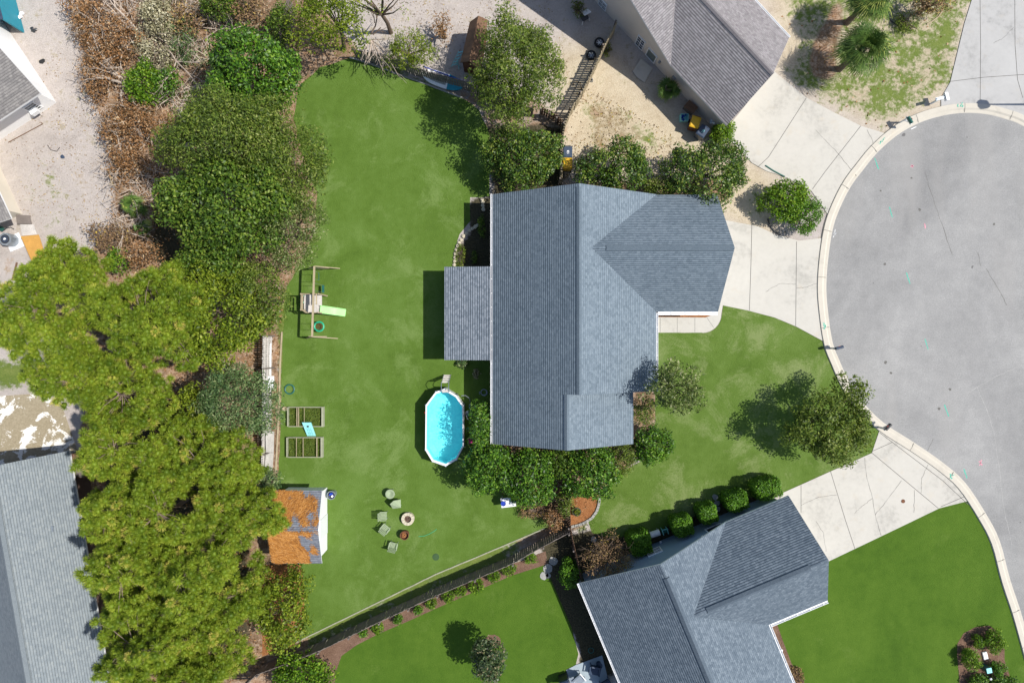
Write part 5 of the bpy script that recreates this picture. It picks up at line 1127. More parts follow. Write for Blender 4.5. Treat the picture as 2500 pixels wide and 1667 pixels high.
mb=MB(); mb.tube([P(1140,1070,.4),P(1147,1068,.2),P(1150,1060,.1),P(1149,1050,.1),P(1143,1052,.4)],.03,6); one('pool_hose',mb,M['metal'],'short white hose loop beside the magenta flowers','hose')
t=Thing('pool_pump','small grey pool pump standing at the right side of the pool','pump',P(1142,1006)); c=P(1142,1006); mb=MB(); mb.lathe(c,[(.14,0),(.15,.35),(.12,.42),(.05,.45)],14); t.part('filter_drum',mb,M['metal']); mb=MB(); mb.tube([c+Vector((-.1,-.25,.12)),c+Vector((.2,-.25,.12))],.08,10); t.part('motor',mb,M['black'])
mb=MB(); mb.box(P(1038.5,1007,PH-.15),(.07,.1,.12)); mb.box(P(1038,1007,PH-.02),(.1,.06,.04)); one('pool_thermometer',mb,M['red'],'tiny red clip on the left rim of the pool','clip')
mb=MB(); mb.torus(P(1182,958,.04),.21,.025,22,6); mb.torus(P(1181,957,.08),.19,.025,22,6); mb.tube([P(1175,960,.04),P(1170,956,.03),P(1171,962,.03)],.025,6); one('garden_hose',mb,M['metal'],'coiled pale hose in the shade right of the pool ladder','hose')
g=newrng(); p0=P(1086,1040,.99)
# ================================================================ SWING SET
t=Thing('swing_set','wooden swing set with green slide and saucer swing on the back lawn','swing set',P(765,735,0)); bh=2.3
a=P(767.5,650,bh); b=P(762,822,bh); mb=MB(); mb.beam(a,b,.11,.11); t.part('top_beam',mb,M['wood_tan'])
for q in (a,b):
    mb=MB()
    for sx in (-1,1): mb.beam((q.x,q.y,bh-.02),(q.x+sx*1.05,q.y+(.1 if q is a else -.1),0),.06,.06)
    mb.beam((q.x-.6,q.y+.02,1.05),(q.x+.6,q.y+.02,1.05),.06,.09); t.part('a_frame',mb,M['wood_tan'])
tw=P(765,741,1.3); mb=MB(); mb.prism([(tw.x-.62,tw.y-.35),(tw.x-.35,tw.y-.62),(tw.x+.55,tw.y-.62),(tw.x+.55,tw.y+.62),(tw.x-.55,tw.y+.62),(tw.x-.62,tw.y+.4)],1.22,1.30)
fl=t.part('platform',mb,M['wood_white'])
mb=MB()
for sx,sy in ((-.58,.58),(.55,.58),(-.58,-.45),(.55,-.62)): mb.box((tw.x+sx,tw.y+sy,1.05),(.09,.09,2.1))
t.part('tower_posts',mb,M['wood_tan'])
mb=MB()
for z in (1.62,1.9): mb.beam((tw.x-.6,tw.y+.6,z),(tw.x+.58,tw.y+.6,z),.05,.1); mb.beam((tw.x-.62,tw.y-.4,z),(tw.x-.6,tw.y+.6,z),.05,.1); mb.beam((tw.x-.62,tw.y-.4,z),(tw.x-.3,tw.y-.62,z),.05,.1); mb.beam((tw.x-.3,tw.y-.62,z),(tw.x+.57,tw.y-.62,z),.05,.1)
mb.beam((tw.x+.4,tw.y-.1,2.0),(tw.x+.4,tw.y+.6,2.0),.07,.07); mb.beam((tw.x+.2,tw.y-.1,2.0),(tw.x+.2,tw.y+.6,2.0),.05,.05); t.part('railing',mb,M['wood_tan'])
mb=MB(); A=P(783,755,1.3); B=P(843,763.5,.12); d=(B-A); n=Vector((-d.y,d.x,0)).normalized()*.23
u=Vector((0,0,1)); N_=10; vs=[];fs=[]
for i in range(N_+1):
    f=i/N_; c=A+d*f; c.z=1.3*(1-f)**1.15+.10+.05*math.cos(f*9); rows=[c-n*1.0+u*.14,c-n*.92+u*.0,c+n*.92+u*.0,c+n*1.0+u*.14,c+n*1.12+u*.14,c+n*1.05-u*.05,c-n*1.05-u*.05,c-n*1.12+u*.14]; vs+=rows
fs=[(i*8+k,i*8+(k+1)%8,(i+1)*8+(k+1)%8,(i+1)*8+k) for i in range(N_) for k in range(8)]+[tuple(range(8))[::-1],tuple(range(N_*8,N_*8+8))]
mb.add(vs,fs); t.part('slide',mb,M['slide'])
mb=MB(); l0=P(742,731,0)
for sy in (-.25,.25): mb.beam((tw.x-.62,tw.y+.3+sy*.9,1.3),(tw.x-1.25,tw.y+.3+sy*.9,0),.06,.09)
t.part('ladder_rails',mb,M['green_plastic']); mb=MB()
for k in range(4): f=(k+.7)/4.4; mb=MB(); mb.box((tw.x-.62-.63*(1-f),tw.y+.3,1.3*f),(.1,.45,.04)); t.part('rung',mb,M['wood_tan'])
sc=P(779,797,.5); mb=MB(); mb.torus(sc,.31,.055,26,8); s_=t.part('saucer_swing',mb,M['green_plastic'])
mb=MB()
for k in range(-3,4):
    x=k*.085; l=math.sqrt(max(.31**2-x*x,0)); mb.tube([sc+Vector((x,-l,0)),sc+Vector((x,l,-.0))],.012,4); mb.tube([sc+Vector((-l,x,0)),sc+Vector((l,x,0))],.012,4)
t.part('net',mb,M['rust'],parent=s_)
mb=MB(); bx=(a.x+b.x)/2
for sx,sy in ((-.22,.22),(.22,.22),(-.22,-.22),(.22,-.22)): mb.tube([sc+Vector((sx,sy,.03)),(b.x+.06,sc.y+sy*.9,bh-.06)],.01,4)
t.part('swing_ropes',mb,M['green_plastic'],parent=s_)
for y,kind in ((676,'trapeze'),(704,'belt')):
    c=P(768,y,1.0); c.x=a.x+(b.x-a.x)*.3+(.12 if kind=='belt' else .02); z=.55 if kind=='belt' else 1.2; mb=MB()
    if kind=='belt': mb.box((c.x,c.y,z),(.16,.5,.03))
    else: mb.tube([(c.x,c.y-.25,z),(c.x,c.y+.25,z)],.02,6)
    s_=t.part('swing_seat' if kind=='belt' else 'trapeze_bar',mb,M['dkgreen']); mb=MB()
    for sy in (-.24,.24): mb.tube([(c.x,c.y+sy,z),(a.x,c.y+sy,bh-.05)],.011,4)
    t.part('chains',mb,M['metal'],parent=s_)
# ================================================================ RAISED BEDS, BOARDS
def bed(label,x0,y0,x1,y1,divs,h=.36,wide=None):
    A=P(x0,y0,h);B=P(x1,y1,h); c=(A+B)/2; t=Thing('raised_bed',label,'raised bed',(c.x,c.y,0)); mb=MB(); L_=B.x-A.x; Wd=A.y-B.y
    mb.box((A.x,c.y,h/2),(.06,Wd,h)); mb.box((B.x-.03,c.y,h/2),(.13,Wd+.05,h)); mb.box((c.x,A.y,h/2),(L_-.1,.05,h-.02)); mb.box((c.x,B.y,h/2),(L_-.1,.05,h-.02)); t.part('side_board',mb,M['bed_wood'])
    mb=MB()
    for f,w_ in divs: x=A.x+L_*f; mb=MB(); mb.beam((x,A.y,h+.03),(x,B.y,h+.03),w_,.05); t.part('cross_bar',mb,M['wood_tan'])
    mb=MB(); mb.sheet([(A.x+.03,A.y-.03),(B.x-.13,A.y-.03),(B.x-.13,B.y+.03),(A.x+.03,B.y+.03)],.10); t.part('soil',mb,M['weeds'])
    g=newrng(); n=900; p=np.stack([g.uniform(A.x+.08,B.x-.2,n),g.uniform(B.y+.06,A.y-.06,n),g.uniform(.12,.3,n)],1); V,F,vv=leafquads(p,unit(g.normal(size=(n,3))*.6+np.array([[0,0,.8]])),.10,.35,g.random(n),g)
    me=fastmesh('weeds',V-np.array([[c.x,c.y,0]]),F,vv,L['weed']); o=bpy.data.objects.new('weeds',me); C.objects.link(o); o.parent=t.o; o['kind']='stuff'
bed('upper wooden raised bed with weeds and a doubled cross bar',702,994,788,1041,[(.27,.045),(.32,.04),(.48,.02)])
bed('lower wooden raised bed full of weeds, below the turquoise board',700,1068,786,1116,[(.28,.025),(.47,.03),(.86,.05)])
t=Thing('lawn_board','turquoise plastic board with a dark hole tilted between the two raised beds','game board',P(752,1048)); q=[P(737,1031,.5),P(759,1031,.5),P(771,1064,.12),P(750,1064,.12)]; mb=MB(); mb.add(q+[p-Vector((0,0,.06)) for p in q],[(3,2,1,0),(4,5,6,7),(0,1,5,4),(1,2,6,5),(2,3,7,6),(3,0,4,7)]); t.part('board',mb,M['aqua'])
c=(q[0]+q[1])/2*.72+(q[2]+q[3])/2*.28; nn=(q[1]-q[0]).cross(q[0]-q[3]).normalized(); nn=nn if nn.z>0 else -nn; mb=MB(); mb.lathe(c+nn*.005,[(.075,0),(.075,.012),(.0,.014)],14); t.part('hole',mb,M['black'])
mb=MB()
for k in range(5):
    for i in range(3):
        f=.45+k*.11; e_=.3+i*.2; p=(q[0].lerp(q[3],f)).lerp(q[1].lerp(q[2],f),e_)+nn*.008; mb.box(p,(.09,.025,.012),-.35)
t.part('grip_marks',mb,M['teal_paint']); mb=MB(); mb.box((q[0]+q[1])/2-Vector((0,.08,.27)),(.5,.04,.42)); t.part('stand',mb,M['aqua'])
mb=MB(); mb.torus(P(707,950,.09),.31,.05,26,8); one('tyre_ring',mb,M['dkgreen'],'dark ring lying on the grass above the upper raised bed','ring')
mb=MB(); mb.torus(P(695,998,.25),.13,.03,18,6); mb.lathe(P(695,998,0),[(.10,0),(.13,.25)],16); one('plant_pot',mb,M['wood_tan'],'small pale pot at the upper left corner of the upper raised bed','pot')
mb=MB(); mb.box(P(676,1004,.05),(.1,.2,.1)); mb.box(P(676,1004,.11),(.08,.16,.02)); one('cleat',mb,M['wood_tan'],'small wooden block on the edging strip beside the upper raised bed','block')
# ================================================================ BIN, FIRE PIT, CHAIRS
t=Thing('rubbish_bin','grey round bin with junk inside at the upper corner of the needle-covered shed','bin',P(815,1203)); c=P(815,1203); mb=MB(); mb.lathe(c,[(.22,0),(.27,.7),(.29,.72),(.25,.72),(.21,.1)],22); t.part('drum',mb,M['metal']); mb=MB(); mb.box(c+Vector((.03,0,.55)),(.12,.3,.1),.4); mb.box(c+Vector((-.08,.05,.6)),(.1,.2,.1),-.5); t.part('blue_rubbish',mb,M['blue']); mb=MB(); mb.box(c+Vector((.06,-.08,.62)),(.14,.12,.1),.9); t.part('white_rubbish',mb,M['white'])
t=Thing('fire_pit','round fire pit of pale stone blocks with ash in the middle','fire pit',P(997,1264)); c=P(997,1264); mb=MB()
for k in range(11):
    a0=k*2*math.pi/11; a1=a0+2*math.pi/11*.93; q=[(c.x+r*math.cos(x),c.y+r*math.sin(x)) for r,x in ((.24,a0),(.43,a0),(.43,(a0+a1)/2),(.43,a1),(.24,a1))]; mb.prism(q,0,.32)
t.part('stone_ring',mb,M['stone']); mb=MB(); mb.lathe(c,[(.25,0),(.25,.16),(0,.2)],16); g=newrng()
for k in range(6): mb.tube([c+Vector((g.uniform(-.15,.15),g.uniform(-.15,.15),.2)),c+Vector((g.uniform(-.15,.15),g.uniform(-.15,.15),.26))],.03,5)
t.part('ash',mb,M['ash'])
t=Thing('fire_barrel','rusty round fire barrel filled with brown leaves below the fire pit','fire pit',P(990,1302)); c=P(990,1302); mb=MB(); mb.lathe(c,[(.26,0),(.28,.48),(.30,.5),(.26,.5),(.24,.3)],20); t.part('drum',mb,M['rust']); mb=MB(); 
for k in range(14): mb.rock(c+Vector((g.uniform(-.16,.16),g.uniform(-.16,.16),.36)),.06,g,.5)
t.part('leaves',mb,M['mulch_orange'])
def chair(label,px,py,rz,kind,m='sage',w_=.6):
    c=P(px,py); t=Thing('garden_chair',label,'chair',c,'chairs round the fire pit',rz); t.o.scale=(.84,.84,.9); mb=MB(); h=.42
    if kind=='round':
        mb.lathe((0,0,h),[(.05,-.12),(.25,-.06),(.36,.08),(.39,.1),(.35,.13),(.2,.02),(0,-.03)],20); t.part('bowl_seat',mb,M[m],world=False,smooth=True)
    elif kind=='wedge':
        mb.add([(-.35,-.3,h),(.3,-.35,h),(.42,.3,h+.05),(-.05,.42,h+.5),(-.4,.2,h+.45),(-.35,-.3,h-.03),(.3,-.35,h-.03),(.42,.3,h+.02),(-.05,.42,h+.46),(-.4,.2,h+.41)],[(0,1,2,3,4),(9,8,7,6,5),(0,5,6,1),(1,6,7,2),(2,7,8,3),(3,8,9,4),(4,9,5,0)]); t.part('sling_seat',mb,M[m],world=False)
    else:
        for k in range(6): mb.box((-.27+k*.108,0,h),(.085,.46,.025))
        t.part('seat',mb,M[m],world=False); mb=MB()
        for k in range(6): mb.box((-.27+k*.108,.30,h+.28),(.08,.03,.55),0,-.35)
        t.part('backrest',mb,M[m],world=False); mb=MB()
        for sx in (-.33,.33): mb.beam((sx,-.22,h+.2),(sx,.28,h+.22),.06,.03)
        t.part('armrest',mb,M[m],world=False)
    for sx,sy in ((-.24,-.2),(.24,-.2),(-.24,.22),(.24,.22)):
        mb=MB(); mb.tube([(sx,sy,h-.02),(sx*1.15,sy*1.15,0)],.02,5); t.part('leg',mb,M['metal'],world=False)
    return t
chair('rounded green-grey chair farthest from the fire pit',955,1202,.3,'round')
chair('wedge-shaped green-grey sling chair above the fire pit',970,1227,.2,'wedge')
chair('slatted pale chair left of the fire pit with its back to the shed',940,1255,R(92),'slat')
chair('slatted pale chair turned toward the rusty fire barrel',944,1285,R(140),'slat')
chair('slatted pale chair lowest of the group, below the rusty fire barrel',963,1327,R(165),'slat')
mb=MB(); pts=[P(1022,1309,.02),P(1035,1308,.02),P(1048,1303,.02),P(1060,1296,.02),P(1066,1291,.02)]; mb.tube(pts,.018,5); one('garden_hose',mb,M['green_plastic'],'thin green hose lying on the lawn right of the rusty fire barrel','hose')
mb=MB(); mb.lathe(P(1064,1359,.014),[(.24,0),(.23,.02),(0,.025)],20); one('ground_cover',mb,M['lid_green'],'round green lid sunk in the lawn right of the lowest garden chair','lid')
# cooler table
t=Thing('cooler_table','white table with a blue bowl and black box beside the lower evergreens','table',P(1240,1224)); c=P(1241,1226,.8); mb=MB(); mb.box((c.x,c.y,.78),(.98,.62,.05),.12); t.part('tabletop',mb,M['white'])
for sx,sy in ((-.42,-.24),(.42,-.24),(-.42,.24),(.42,.24)): mb=MB(); mb.box((c.x+sx,c.y+sy,.38),(.05,.05,.76)); t.part('leg',mb,M['white'])
mb=MB(); cc_=P(1229,1228,.81); mb.lathe(cc_,[(.12,0),(.16,.1),(.17,.14),(.14,.14),(.1,.03)],20); mb.lathe(cc_,[(.11,.02),(.145,.1),(0,.11)],20); one('bowl',mb,M['blue'],'round blue bowl on the white table beside the evergreens','bowl')
mb=MB(); mb.box(P(1254,1222,.9),(.3,.24,.16),.12); mb.box(P(1254,1222,.99),(.2,.16,.03),.12); one('radio_box',mb,M['navy'],'dark box on the right end of the white table','box')
# ================================================================ PADDLE BOARD, LADDER
t=Thing('paddle_board','white and blue paddle board lying beside the upper fence','paddle board',P(1080,196)); pb0=P(1029,178,.55); pb1=P(1130,212,.45); d=pb1-pb0; nn=Vector((-d.y,d.x,0)).normalized()
def pbseg(f0,f1,z,shr=1.0,n=8):
    mb=MB(); vs=[]
    for i in range(n+1):
        f=f0+(f1-f0)*i/n; w_=.40*shr*(max(0,1-abs(2*f-1.02)**3.2))**.7+.03; c=pb0+d*f+Vector((0,0,.08*abs(2*f-1)**2)); tl=Vector((0,0,.45))
        vs+=[c-nn*w_+Vector((0,0,z-w_*.5)),c+nn*w_+Vector((0,0,z+w_*.5)),c+nn*w_+Vector((0,0,z-.1+w_*.5)),c-nn*w_+Vector((0,0,z-.1-w_*.5))]
    return mb.add(vs,[(i*4+k,i*4+(k+1)%4,i*4+4+(k+1)%4,i*4+4+k) for i in range(n) for k in range(4)]+[(0,1,2,3)[::-1],(n*4,n*4+1,n*4+2,n*4+3)])
t.part('hull',pbseg(0,.64,0),M['white']); t.part('blue_end',pbseg(.64,1,0),M['teal_paint']); t.part('deck_pad',pbseg(.22,.6,.02,.55),M['stone_grey'])
mb=MB(); mb.beam(pb0+nn*.36+Vector((0,0,.2)),pb1+nn*.3+Vector((0,0,.2)),.05,.05); t.part('side_stripe',mb,M['blue']); mb=MB(); g=newrng()
for k in range(5): c=pb0+d*.16+Vector((g.uniform(-.15,.15),g.uniform(-.12,.12),.05)); mb.tube([c,c+Vector((g.uniform(-.3,.3),g.uniform(-.2,.2),.05))],.02,5)
t.part('bungee_cords',mb,M['black'])
t=Thing('step_ladder','pale blue metal step ladder leaning at the side of the brown shed','ladder',P(1115,150)); mb=MB(); A=P(1126,124,1.2);B=P(1107,162,.05); n2=Vector((.16,.05,0))
mb.tube([A-n2,B-n2],.025,6); mb.tube([A+n2,B+n2],.025,6); mb.tube([P(1113,155,.3),P(1124,163,.05)],.025,6); mb.tube([P(1117,147,.5),P(1121,170,.05)],.025,6); t.part('rails',mb,M['aqua']); mb=MB()
for k in range(5): p=A.lerp(B,(k+.5)/5); mb=MB(); mb.beam(p-n2,p+n2,.06,.03); t.part('step',mb,M['aqua'])
# ================================================================ WHEELED BINS
def bin_(label,px,py,rz,body,lid,m=1.08,w_=.58,dp=.72,logo=None):
    c=P(px,py,m); c.z=0; t=Thing('wheeled_bin',label,'wheeled bin',c,'wheeled bins',rz); mb=MB()
    vs=[(sx*w_*f/2,sy*dp*f/2,z) for z,f in ((.06,.78),(1.0,.98)) for sx,sy in ((-1,-1),(1,-1),(1,1),(-1,1))]; mb.add(vs,[(0,3,2,1),(4,5,6,7),(0,1,5,4),(1,2,6,5),(2,3,7,6),(3,0,4,7)]); t.part('body',mb,M[body],world=False)
    mb=MB(); a=w_/2+.02; b=dp/2+.02; vs=[(-a,-b,1.0),(a,-b,1.0),(a,b,1.0),(-a,b,1.0),(-a,-b,1.04),(a,-b,1.04),(a,b,1.06),(-a,b,1.06),(-a*.8,-b*.8,1.09),(a*.8,-b*.8,1.09),(a*.8,b*.8,1.11),(-a*.8,b*.8,1.11)]
    mb.add(vs,[(0,3,2,1),(0,1,5,4),(1,2,6,5),(2,3,7,6),(3,0,4,7),(4,5,9,8),(5,6,10,9),(6,7,11,10),(7,4,8,11),(8,9,10,11)]); li=t.part('lid',mb,M[lid],world=False)
    mb=MB(); mb.tube([(-a*.8,b+.05,1.0),(a*.8,b+.05,1.0)],.02,6); t.part('handle',mb,M[body],world=False)
    for sx in (-1,1): mb=MB(); mb.tube([(sx*(w_/2-.04),dp/2-.06,.13),(sx*(w_/2+.02),dp/2-.06,.13)],.13,14); t.part('wheel',mb,M['rubber'],world=False)
    if logo: mb=MB(); mb.box((.02,-.02,1.105),(.17,.035,.008),.1); mb.box((.02,.06,1.108),(.13,.05,.008),.1); mb.box((.02,-.1,1.1),(.15,.03,.008),.1); t.part('sticker',mb,M[logo],world=False,parent=li)
    return t
bin_('black wheeled bin with a white sticker standing by the dark camellia',1386,371,R(0),'black','navy',logo='white')
bin_('dusty yellow wheeled bin below the black one by the dark camellia',1386,399,R(180),'yellow','yellow')
bin_('yellow wheeled bin in the shade by the tan house wall',1698,298,R(-18),'rust','yellow',logo=None)
bin_('dark wheeled bin with bags on it next to the round lime-green bush',1716,320,R(-35),'navy','navy',logo='aqua')
mb=MB(); g=newrng(); c=P(1727,311,.0)
for k in range(3): mb.rock(c+Vector((g.uniform(-.15,.15),g.uniform(-.1,.1),1.22)),.12,g,.7)
one('rubbish_bag',mb,M['metal'],'crumpled pale bag lying on the dark wheeled bin','bag')
t=Thing('storage_box','flat brown plastic box against the tan house wall beside the yellow bin','box',P(1682,268)); c=P(1682,268); mb=MB(); mb.box((c.x,c.y,.26),(.75,.5,.52),-.7); t.part('body',mb,M['wood_grey']); mb=MB(); mb.box((c.x,c.y,.55),(.8,.55,.05),-.7); mb.box((c.x,c.y,.59),(.5,.08,.03),-.7); t.part('lid',mb,M['wood_brown'])
t=Thing('recycling_crate','blue crate heaped with bottles left of the yellow bin by the tan house','crate',P(1668,291)); c=P(1668,291); mb=MB()
for dx,dy,sx,sy in ((-.25,0,.03,.45),(.25,0,.03,.45),(0,.22,.5,.03),(0,-.22,.5,.03)): mb.box((c.x+dx,c.y+dy,.2),(sx,sy,.4))
mb.box((c.x,c.y,.03),(.5,.45,.03)); t.part('crate',mb,M['aqua']); mb=MB()
for k in range(9): p=c+Vector((g.uniform(-.18,.18),g.uniform(-.16,.16),.3)); mb.tube([p,p+Vector((g.uniform(-.12,.12),g.uniform(-.12,.12),.12))],.04,6)
t.part('bottles',mb,M['blue'])
# tyres
def tyre(label,px,py,rim_):
    c=P(px,py,.1); c.z=0; t=Thing('tyre',label,'tyre',c,'loose wheels lying beside the leaning fence'); mb=MB(); mb.lathe((0,0,.02),[(.19,.02),(.30,0),(.335,.05),(.335,.17),(.30,.22),(.20,.20),(.19,.12)],30); t.part('tyre_ring',mb,M['rubber'],world=False)
    mb=MB(); mb.torus((0,0,.17),.19,.015,24,6); mb.lathe((0,0,.12),[(.05,0),(.05,.04),(0,.05)],10)
    for k in range(6): mb.box((.12*math.cos(k*1.047),.12*math.sin(k*1.047),.15),(.16,.05,.02),k*1.047)
    r_=t.part('rim',mb,M[rim_],world=False); mb=MB(); mb.lathe((0,0,.04),[(.185,0),(.185,.02)],20); t.part('hub',mb,M['black'],world=False,parent=r_)
tyre('tyre with a bright alloy rim, upper of the two beside the fence',1463,105,'white'); tyre('tyre with a dull dark rim, lower of the two beside the fence',1443,136,'metal')
t=Thing('plastic_chair','grey plastic chair tipped over in the shade of the tan house','chair',P(1425,48)); c=P(1425,48,0); mb=MB(); mb.box((c.x,c.y,.38),(.5,.5,.04),.5,.2); t.part('seat',mb,M['black']); mb=MB(); mb.box((c.x+.12,c.y+.22,.55),(.5,.05,.5),.5,.9); t.part('backrest',mb,M['white'])
for k in range(4): mb=MB(); a_=.5+k*1.571+.785; mb.tube([(c.x+.33*math.cos(a_),c.y+.33*math.sin(a_),.38),(c.x+.4*math.cos(a_),c.y+.4*math.sin(a_),0)],.025,5); t.part('leg',mb,M['white'])
mb=MB(); c=P(1440,198); 
for dx,dy,sx,sy in ((0,.085,.40,.03),(0,-.085,.40,.03),(-.185,0,.03,.14),(.185,0,.03,.14),(0,0,.03,.14)): mb.box((c.x+dx,c.y+dy,.095),(sx,sy,.19))
one('cinder_block',mb,M['stone_grey'],'grey cinder block with two holes on the sand by the old fence','cinder block')
t=Thing('wall_meter','small grey meter and hose bits on the tan house wall above the shaded palm','utility box',P(1647,188)); 
p=onplane(*t3(1488,715),W0,nW); mb=MB(); mb.box(p+nW*.06,(.28,.12,.35),math.atan2(D.y,D.x)); t.part('meter_box',mb,M['metal']); p2=onplane(*t3(1510,775),W0,nW); mb=MB(); mb.tube([p+nW*.08,p2+nW*.1,p2+nW*.1-Vector((0,0,.3))],.03,6); t.part('pipe',mb,M['metal'])
p=onplane(*t3(1358,567),W0,nW); mb=MB(); mb.box(p+nW*.05,(.16,.08,.28),math.atan2(D.y,D.x)); mb.lathe(p+nW*.08+Vector((0,0,-.05)),[(.06,0),(.06,.12),(0,.14)],8); one('wall_lamp',mb,M['metal'],'small grey lamp on the tan wall right of its door','lamp')
# ================================================================ MAILBOXES AND STREET LAMP
def mailbox(label,px,py,rz,box,post='white',h=1.05,arm=.35):
    c=P(px,py,0); t=Thing('mailbox',label,'mailbox',c,'mailboxes on posts along the turning circle',rz); mb=MB(); mb.box((0,0,h*.55),(.10,.10,h*1.1)); t.part('post',mb,M[post],world=False)
    mb=MB(); mb.box((arm*.5,0,h-.12),(arm+.25,.09,.09)); mb.beam((.04,0,h-.45),(arm*.8,0,h-.14),.07,.05); t.part('arm',mb,M[post],world=False)
    mb=MB(); n=8; vs=[]
    for x in (arm*.5-.24,arm*.5+.26):
        vs+=[(x,-.09,h-.07),(x,.09,h-.07)]+[(x,.09*math.cos(k*math.pi/n),h+.06+.09*math.sin(k*math.pi/n)) for k in range(n+1)]
    m_=n+3; mb.add(vs,[tuple(range(m_))[::-1],tuple(range(m_,2*m_))]+[(k,(k+1)%m_,m_+(k+1)%m_,m_+k) for k in range(m_)]); bx_=t.part('box',mb,M[box],world=False)
    mb=MB(); mb.box((arm*.5,.1,h+.1),(.12,.012,.06)); t.part('flag',mb,M['red'],world=False,parent=bx_); return t
mailbox('dark green mailbox on a white post at the corner of the upper driveway',2196,300,R(-60),'dkgreen')
mailbox('slim dark mailbox on a grey post at the kerb of the front lawn',2026,850,R(15),'navy','metal',.95)
mailbox('black mailbox with a red flag on a grey post next to the spreading lawn tree',2143,1042,R(48),'black','metal')
t=Thing('newspaper_box','white mailbox and newspaper holder beside the pale top right driveway','mailbox',P(2276,252)); c=P(2272,254,0); mb=MB(); mb.box((c.x,c.y,.5),(.1,.1,1.0)); t.part('post',mb,M['white']); mb=MB(); mb.box((c.x+.02,c.y+.02,1.0),(.62,.2,.06),.25); mb.box((c.x+.02,c.y+.02,1.06),(.5,.07,.05),.25); t.part('arm',mb,M['metal']); mb=MB(); mb.box((c.x+.42,c.y+.12,1.02),(.2,.52,.24),.25); t.part('box',mb,M['white'])
LP=P(2548,256,0); t=Thing('street_lamp','tall street lamp whose thin post shadow crosses the pale top right driveway','street lamp',LP); mb=MB(); mb.tube([LP,LP+Vector((0,0,5.7))],.08,10,.05); t.part('post',mb,M['metal']); mb=MB(); mb.lathe(LP+Vector((0,0,5.65)),[(.10,0),(.30,.12),(.34,.5),(.14,.75),(0,.85)],16); t.part('lamp_head',mb,M['black'])
# ================================================================ BOTTOM RIGHT BED ITEMS
t=Thing('utility_box','dark green utility box in the lower right mulch bed','utility box',P(2399,1622)); c=P(2399,1625); mb=MB(); mb.box((c.x,c.y,.3),(.3,.3,.6),.2); t.part('cabinet',mb,M['dkgreen']); mb=MB(); mb.box((c.x,c.y,.63),(.34,.34,.06),.2); t.part('lid',mb,M['aqua'])
mb=MB(); c=P(2403,1598); mb.box((c.x,c.y,.06),(.30,.52,.12),.25); mb.box((c.x,c.y,.13),(.25,.46,.02),.25); one('meter_cover',mb,M['white'],'white rectangular meter lid between the shrubs of the mulch bed','lid')
t=Thing('garden_light','short silver light post at the lower edge of the mulch bed','lamp',P(2405,1647)); c=P(2405,1647); mb=MB(); mb.tube([c,c+Vector((0,0,.5))],.035,8); t.part('post',mb,M['metal']); mb=MB(); mb.lathe(c+Vector((0,0,.5)),[(.07,0),(.08,.08),(0,.12)],12); t.part('lamp_head',mb,M['white'])
mb=MB(); mb.rock(P(1908,1587,.05),.09,newrng()); one('white_rock',mb,M['white'],'small white stone on the mulch strip beside the corner lawn','stone')
# ================================================================ ORANGE BED, HEDGE SIDE
for (x,y,r),lb in zip([(1432,1202,.27),(1407,1246,.27)],['round dark-rimmed planter in the upper part of the orange mulch bed','round dark-rimmed planter in the lower part of the orange mulch bed']):
    t=Thing('planter_ring',lb,'planter',P(x,y),'planters in the orange mulch bed'); mb=MB(); mb.lathe((0,0,0),[(r*.8,0),(r,.32),(r+.03,.34),(r-.03,.34),(r*.85,.2)],22); t.part('rim',mb,M['black'],world=False); g=newrng(); n=320
    p=g.normal(size=(n,3))*np.array([.12,.12,.1])+np.array([0,0,.4]); V,F,vv=leafquads(p,unit(g.normal(size=(n,3))+np.array([0,0,.6])),.09,.4,g.random(n)*.9,g); me=fastmesh('plant',V,F,vv,L['yellow']); o=bpy.data.objects.new('plant',me); C.objects.link(o); o.parent=t.o
t=Thing('storage_bench','white rounded storage bin in the gap between two hedge shrubs','storage bin',P(1596,1297)); c=P(1596,1298); mb=MB(); ax=Vector((.95,.31,0)).normalized(); mb.tube([c-ax*.32+Vector((0,0,.42)),c+ax*.32+Vector((0,0,.42))],.21,16); t.part('drum',mb,M['white']); mb=MB()
for s_ in (-.25,.25): mb.box(c+ax*s_+Vector((0,0,.12)),(.06,.4,.24),math.atan2(ax.y,ax.x))
t.part('stand',mb,M['metal'])
t=Thing('hose_reel','small dark green hose reel frame right of the white storage bin','hose reel',P(1620,1292)); c=P(1620,1292); mb=MB()
for dx in (-.16,.16): mb.box((c.x+dx,c.y+dx*.3,.3),(.03,.4,.6),.3)
mb.box((c.x,c.y+.17,.58),(.34,.04,.04),.3); t.part('frame',mb,M['aqua']); mb=MB(); mb.tube([(c.x-.14,c.y-.04,.32),(c.x+.14,c.y+.04,.32)],.16,14); t.part('drum',mb,M['dkgreen'])
for (q,lb) in (((1613,1324),'small white vent cap on the blue wall above its gridded window'),((1716,1311),'tiny white outlet low on the blue wall'),((1746,1272),'white tap box on the blue wall beside a hedge shrub')):
    p=wn(*q); mb=MB(); mb.box(p-nD*.04,(.16,.08,.12),math.atan2(dAC.y,dAC.x)); mb.tube([p-nD*.06,p-nD*.12],.04,8); one('wall_fitting',mb,M['white'],lb,'wall fitting')
